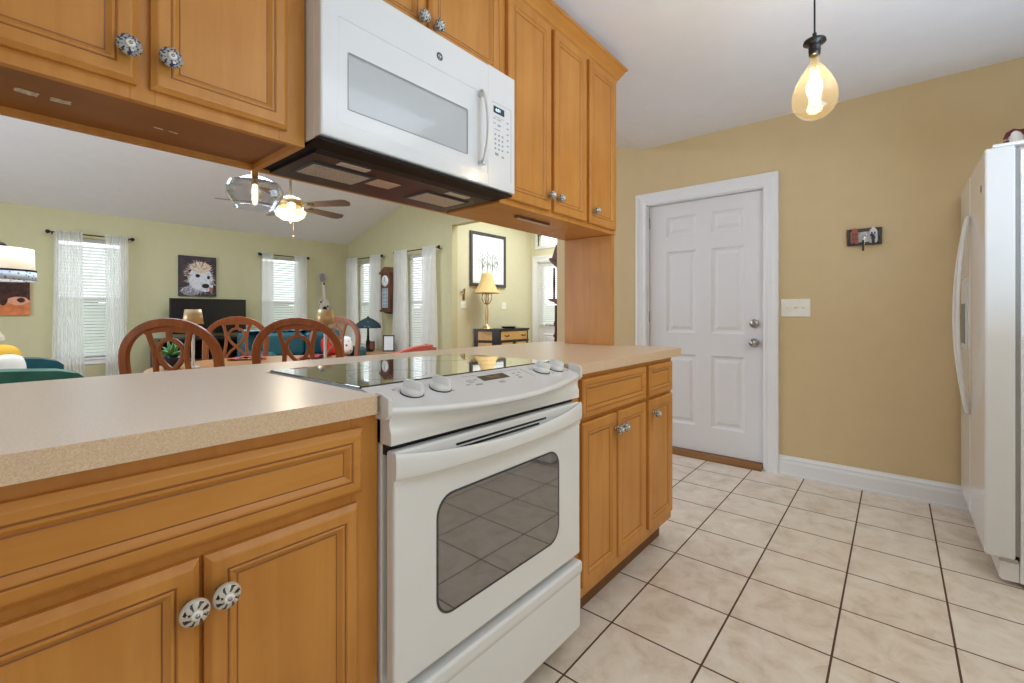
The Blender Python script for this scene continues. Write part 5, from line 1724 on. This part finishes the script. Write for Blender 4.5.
hh = MB().box(GX - 0.2065, GX - 0.204, 6.871, 6.879, 1.70, 1.77)
hh.prism([(6.872, 1.697), (6.878, 1.697), (6.840, 1.662), (6.835, 1.666)], GX - 0.2065, GX - 0.204, 'x')
hh.build('hands', M['black'], ck)
MB().box(GX - 0.198, GX - 0.1955, cy0 + 0.05, cy1 - 0.05, 1.23, 1.57).build('pendulum_glass', M['teallight'], ck)
wg = MB()
for k in range(4):
    wg.box(GX - 0.202, GX - 0.1975, cy0 + 0.05 + k * 0.05, cy0 + 0.058 + k * 0.05, 1.23, 1.57)
for k in range(6):
    wg.box(GX - 0.202, GX - 0.1975, cy0 + 0.05, cy1 - 0.05, 1.23 + k * 0.066, 1.237 + k * 0.066)
wg.build('glazing_bars', M['offwhite'], ck)

# ---------------------------------------------------------------- foyer
fc = thing('hall_chest', 'black and tan panelled chest against the hallway wall', 'chest', (5.9, 5.15, 0))
foot = [(5.38, 5.335), (5.56, 4.95), (6.33, 4.95), (6.50, 5.335)]
def inset(p, q): return [(x + (5.95 - x) * q, y + (5.2 - y) * q) for x, y in p]
MB().prism(foot, 0.08, 0.84, 'z').build('body', M['blackwood'], fc)
MB().prism([(5.36, 5.34), (5.55, 4.93), (6.345, 4.93), (6.525, 5.34)], 0.8405, 0.872, 'z').build('top', M['blackwood'], fc, bevel=0.005)
MB().prism([(5.365, 5.337), (5.552, 4.938), (6.338, 4.938), (6.515, 5.337)], 0.655, 0.675, 'z').build('mid_moulding', M['blackwood'], fc, bevel=0.004)


def facet(a, b_, t0, t1, z0, z1):
    ax, ay = a; bx, by = b_
    L = math.hypot(bx - ax, by - ay)
    nx, ny = (by - ay) / L, -(bx - ax) / L
    p0 = (ax + (bx - ax) * t0, ay + (by - ay) * t0); p1 = (ax + (bx - ax) * t1, ay + (by - ay) * t1)
    q = [p0, p1, (p1[0] + nx * 0.008, p1[1] + ny * 0.008), (p0[0] + nx * 0.008, p0[1] + ny * 0.008)]
    return MB().prism(q, z0, z1, 'z'), (nx, ny), p0, p1


for (t0, t1, z0, z1) in ((0.15, 0.72, 0.685, 0.825), (0.15, 0.72, 0.12, 0.64)):
    m_, *_ = facet(foot[0], foot[1], t0, t1, z0, z1); m_.build('side_panel', M['tanpanel'], fc, bevel=0.003)
for t0, t1 in ((0.08, 0.44), (0.56, 0.92)):
    m_, *_ = facet(foot[1], foot[2], t0, t1, 0.12, 0.64); m_.build('door', M['tanpanel'], fc, bevel=0.003)
m_, nn_, p0, p1 = facet(foot[1], foot[2], 0.06, 0.94, 0.685, 0.825)
drw = m_.build('drawer', M['tanpanel'], fc, bevel=0.003)
for x in (5.74, 6.18):
    MB().sweep([(x - 0.05, 4.938, 0.765), (x - 0.03, 4.918, 0.745), (x, 4.912, 0.752), (x + 0.03, 4.918, 0.745), (x + 0.05, 4.938, 0.765)], 0.008, n=6).build('pull', M['bronze'], drw)
for x, y in ((5.45, 5.30), (5.60, 4.99), (6.29, 4.99), (6.42, 5.30)):
    MB().box(x - 0.03, x + 0.03, y - 0.03, y + 0.03, 0, 0.0805).build('foot', M['blackwood'], fc)

hl = thing('hall_lamp', 'brass table lamp with tan bell shade on the hallway chest', 'lamp', (5.44, 5.11, 0.8725))
hc = (5.44, 5.11, 0.8725)
MB().lathe([(0, 0), (0.10, 0), (0.10, 0.012), (0.075, 0.02), (0.07, 0.035), (0.03, 0.05), (0.02, 0.09), (0.025, 0.16), (0.032, 0.24), (0.02, 0.36), (0.014, 0.42), (0.014, 0.86), (0.008, 0.93), (0, 0.95)], hc, 'z', 24).build('base', M['gold'], hl)
for k in range(4):
    a = 2 * pi * k / 4 + 0.4
    MB().sweep([(hc[0] + r * cos(a), hc[1] + r * sin(a), hc[2] + z) for r, z in ((0.012, 0.40), (0.05, 0.43), (0.085, 0.49), (0.08, 0.56), (0.04, 0.60))], 0.008, n=6).build('scroll_arm', M['brass'], hl)
MB().shell([(0.215, 0.585), (0.205, 0.60), (0.155, 0.68), (0.112, 0.78), (0.088, 0.88), (0.082, 0.915)], hc, 10).build('lamp_shade', M['shadetan'], hl, thick=0.004)
MB().sweep([(hc[0] - 0.08, hc[1], hc[2] + 0.91), (hc[0] + 0.08, hc[1], hc[2] + 0.91)], 0.003, n=6).sweep([(hc[0], hc[1] - 0.08, hc[2] + 0.91), (hc[0], hc[1] + 0.08, hc[2] + 0.91)], 0.003, n=6).build('shade_spider', M['brass'], hl)
tag(MB().lathe([(0, 0), (0.10, 0), (0.13, 0.025), (0.135, 0.03), (0.10, 0.012), (0, 0.01)], (5.98, 5.1, 0.8725), 'z', 24).build('shallow_dish', M['dgrey'], at=(5.98, 5.1, 0.8725)), 'shallow dark dish on the hallway chest', 'dish')

fp = thing('framed_print', 'large framed tree print with white mat above the hallway chest', 'picture', (5.73, JY, 1.58))
f_ = MB()
px0, px1, pz0, pz1 = 5.285, 6.172, 1.583, 2.495
for q in ((px0, px0 + 0.05, pz0, pz1), (px1 - 0.05, px1, pz0, pz1), (px0 + 0.05, px1 - 0.05, pz0, pz0 + 0.05), (px0 + 0.05, px1 - 0.05, pz1 - 0.05, pz1)):
    f_.box(q[0], q[1], JY - 0.035, JY - 0.001, q[2], q[3])
f_.build('frame', M['dgrey'], fp, bevel=0.004)
MB().box(px0 + 0.05, px1 - 0.05, JY - 0.018, JY - 0.012, pz0 + 0.05, pz1 - 0.05).build('print', M['matboard'], fp)
tr = MB()
for k in range(70):
    x = 5.48 + 0.48 * random.random(); z = 1.86 + 0.30 * random.random() * (1 - abs(x - 5.72) * 1.6)
    leafpoly(tr, x, z, R(random.uniform(40, 140)), random.uniform(.04, .12), .006, 0, JY - 0.0187 - 0.00001 * k)
for x in (5.58, 5.70, 5.83):
    leafpoly(tr, x, 1.80, R(90), 0.34, 0.012, 0, JY - 0.0195)
tr.build('drawn_trees', M['sketch'], fp)

for x, z, lab in ((5.142, 1.265, 'white switch plate under the bronze wall hook in the hallway'), (6.15, 1.262, 'white switch plate right of the hallway lamp')):
    s_ = thing('switch_plate', lab, 'light switch', (x, JY, z), 'hallway switch plates')
    pq = MB().box(x - 0.06, x + 0.06, JY - 0.006, JY - 0.0005, z - 0.06, z + 0.06).build('plate', M['switch'], s_, bevel=0.003)
    for q in (-0.022, 0.022):
        MB().box(x + q - 0.005, x + q + 0.005, JY - 0.012, JY - 0.0055, z - 0.012, z + 0.012).build('toggle', M['switch'], pq)
wh = thing('wall_hook', 'scrolled bronze wall hook at the hallway opening', 'hook', (5.12, JY, 1.42))
MB().sweep([(5.10, JY - 0.012, 1.48), (5.085, JY - 0.05, 1.47), (5.09, JY - 0.06, 1.50), (5.13, JY - 0.05, 1.52), (5.15, JY - 0.03, 1.48), (5.15, JY - 0.02, 1.42), (5.145, JY - 0.012, 1.36)], 0.012, n=8).build('scroll', M['brass'], wh)
MB().box(5.125, 5.175, JY - 0.012, JY - 0.0005, 1.34, 1.44).build('back_plate', M['brass'], wh, bevel=0.003)

# carved shelf seen edge-on just past the kitchen wall
hs = thing('carved_wall_shelf', 'dark carved wall shelf with turned posts seen edge-on beside the maple panel', 'shelf', (3.82, 2.56, 0.8))
sx0, sx1 = 3.675, 3.90
MB().box(sx0, sx1, 2.501, 2.515, 0.95, 1.72).build('back_board', M['mahog'], hs)
MB().prism([(sx0 - 0.02, 1.64), (sx1 + 0.02, 1.64), (sx1 + 0.02, 1.66), (sx0 + 0.12, 1.70), (sx0 + 0.05, 1.80), (sx0 + 0.01, 1.72), (sx0 - 0.02, 1.66)], 2.501, 2.565, 'y').build('crest', M['mahog'], hs, bevel=0.004)
MB().prism([(2.501, 1.56), (2.53, 1.58), (2.58, 1.62), (2.605, 1.645), (2.605, 1.665), (2.501, 1.665)], sx0 - 0.01, sx1 + 0.01, 'x').build('cornice', M['mahog'], hs)
MB().prism([(2.501, 1.20), (2.56, 1.235), (2.61, 1.25), (2.61, 1.265), (2.501, 1.265)], sx0 - 0.01, sx1 + 0.01, 'x').build('lower_shelf', M['mahog'], hs)
for x in (sx0 + 0.02, sx1 - 0.02):
    MB().lathe([(0, 1.265), (0.012, 1.265), (0.009, 1.30), (0.013, 1.42), (0.009, 1.54), (0.012, 1.565), (0, 1.57)], (x, 2.565, 0), 'z', 12).build('post', M['mahog'], hs)
MB().lathe([(0, 0.80), (0.012, 0.82), (0.02, 0.85), (0.012, 0.88), (0.03, 0.90), (0.014, 0.93), (0.012, 0.99), (0.024, 1.02), (0.012, 1.05), (0.012, 1.20), (0, 1.20)], (sx0 + 0.02, 2.545, 0), 'z', 12).build('pendant_finial', M['mahog'], hs)
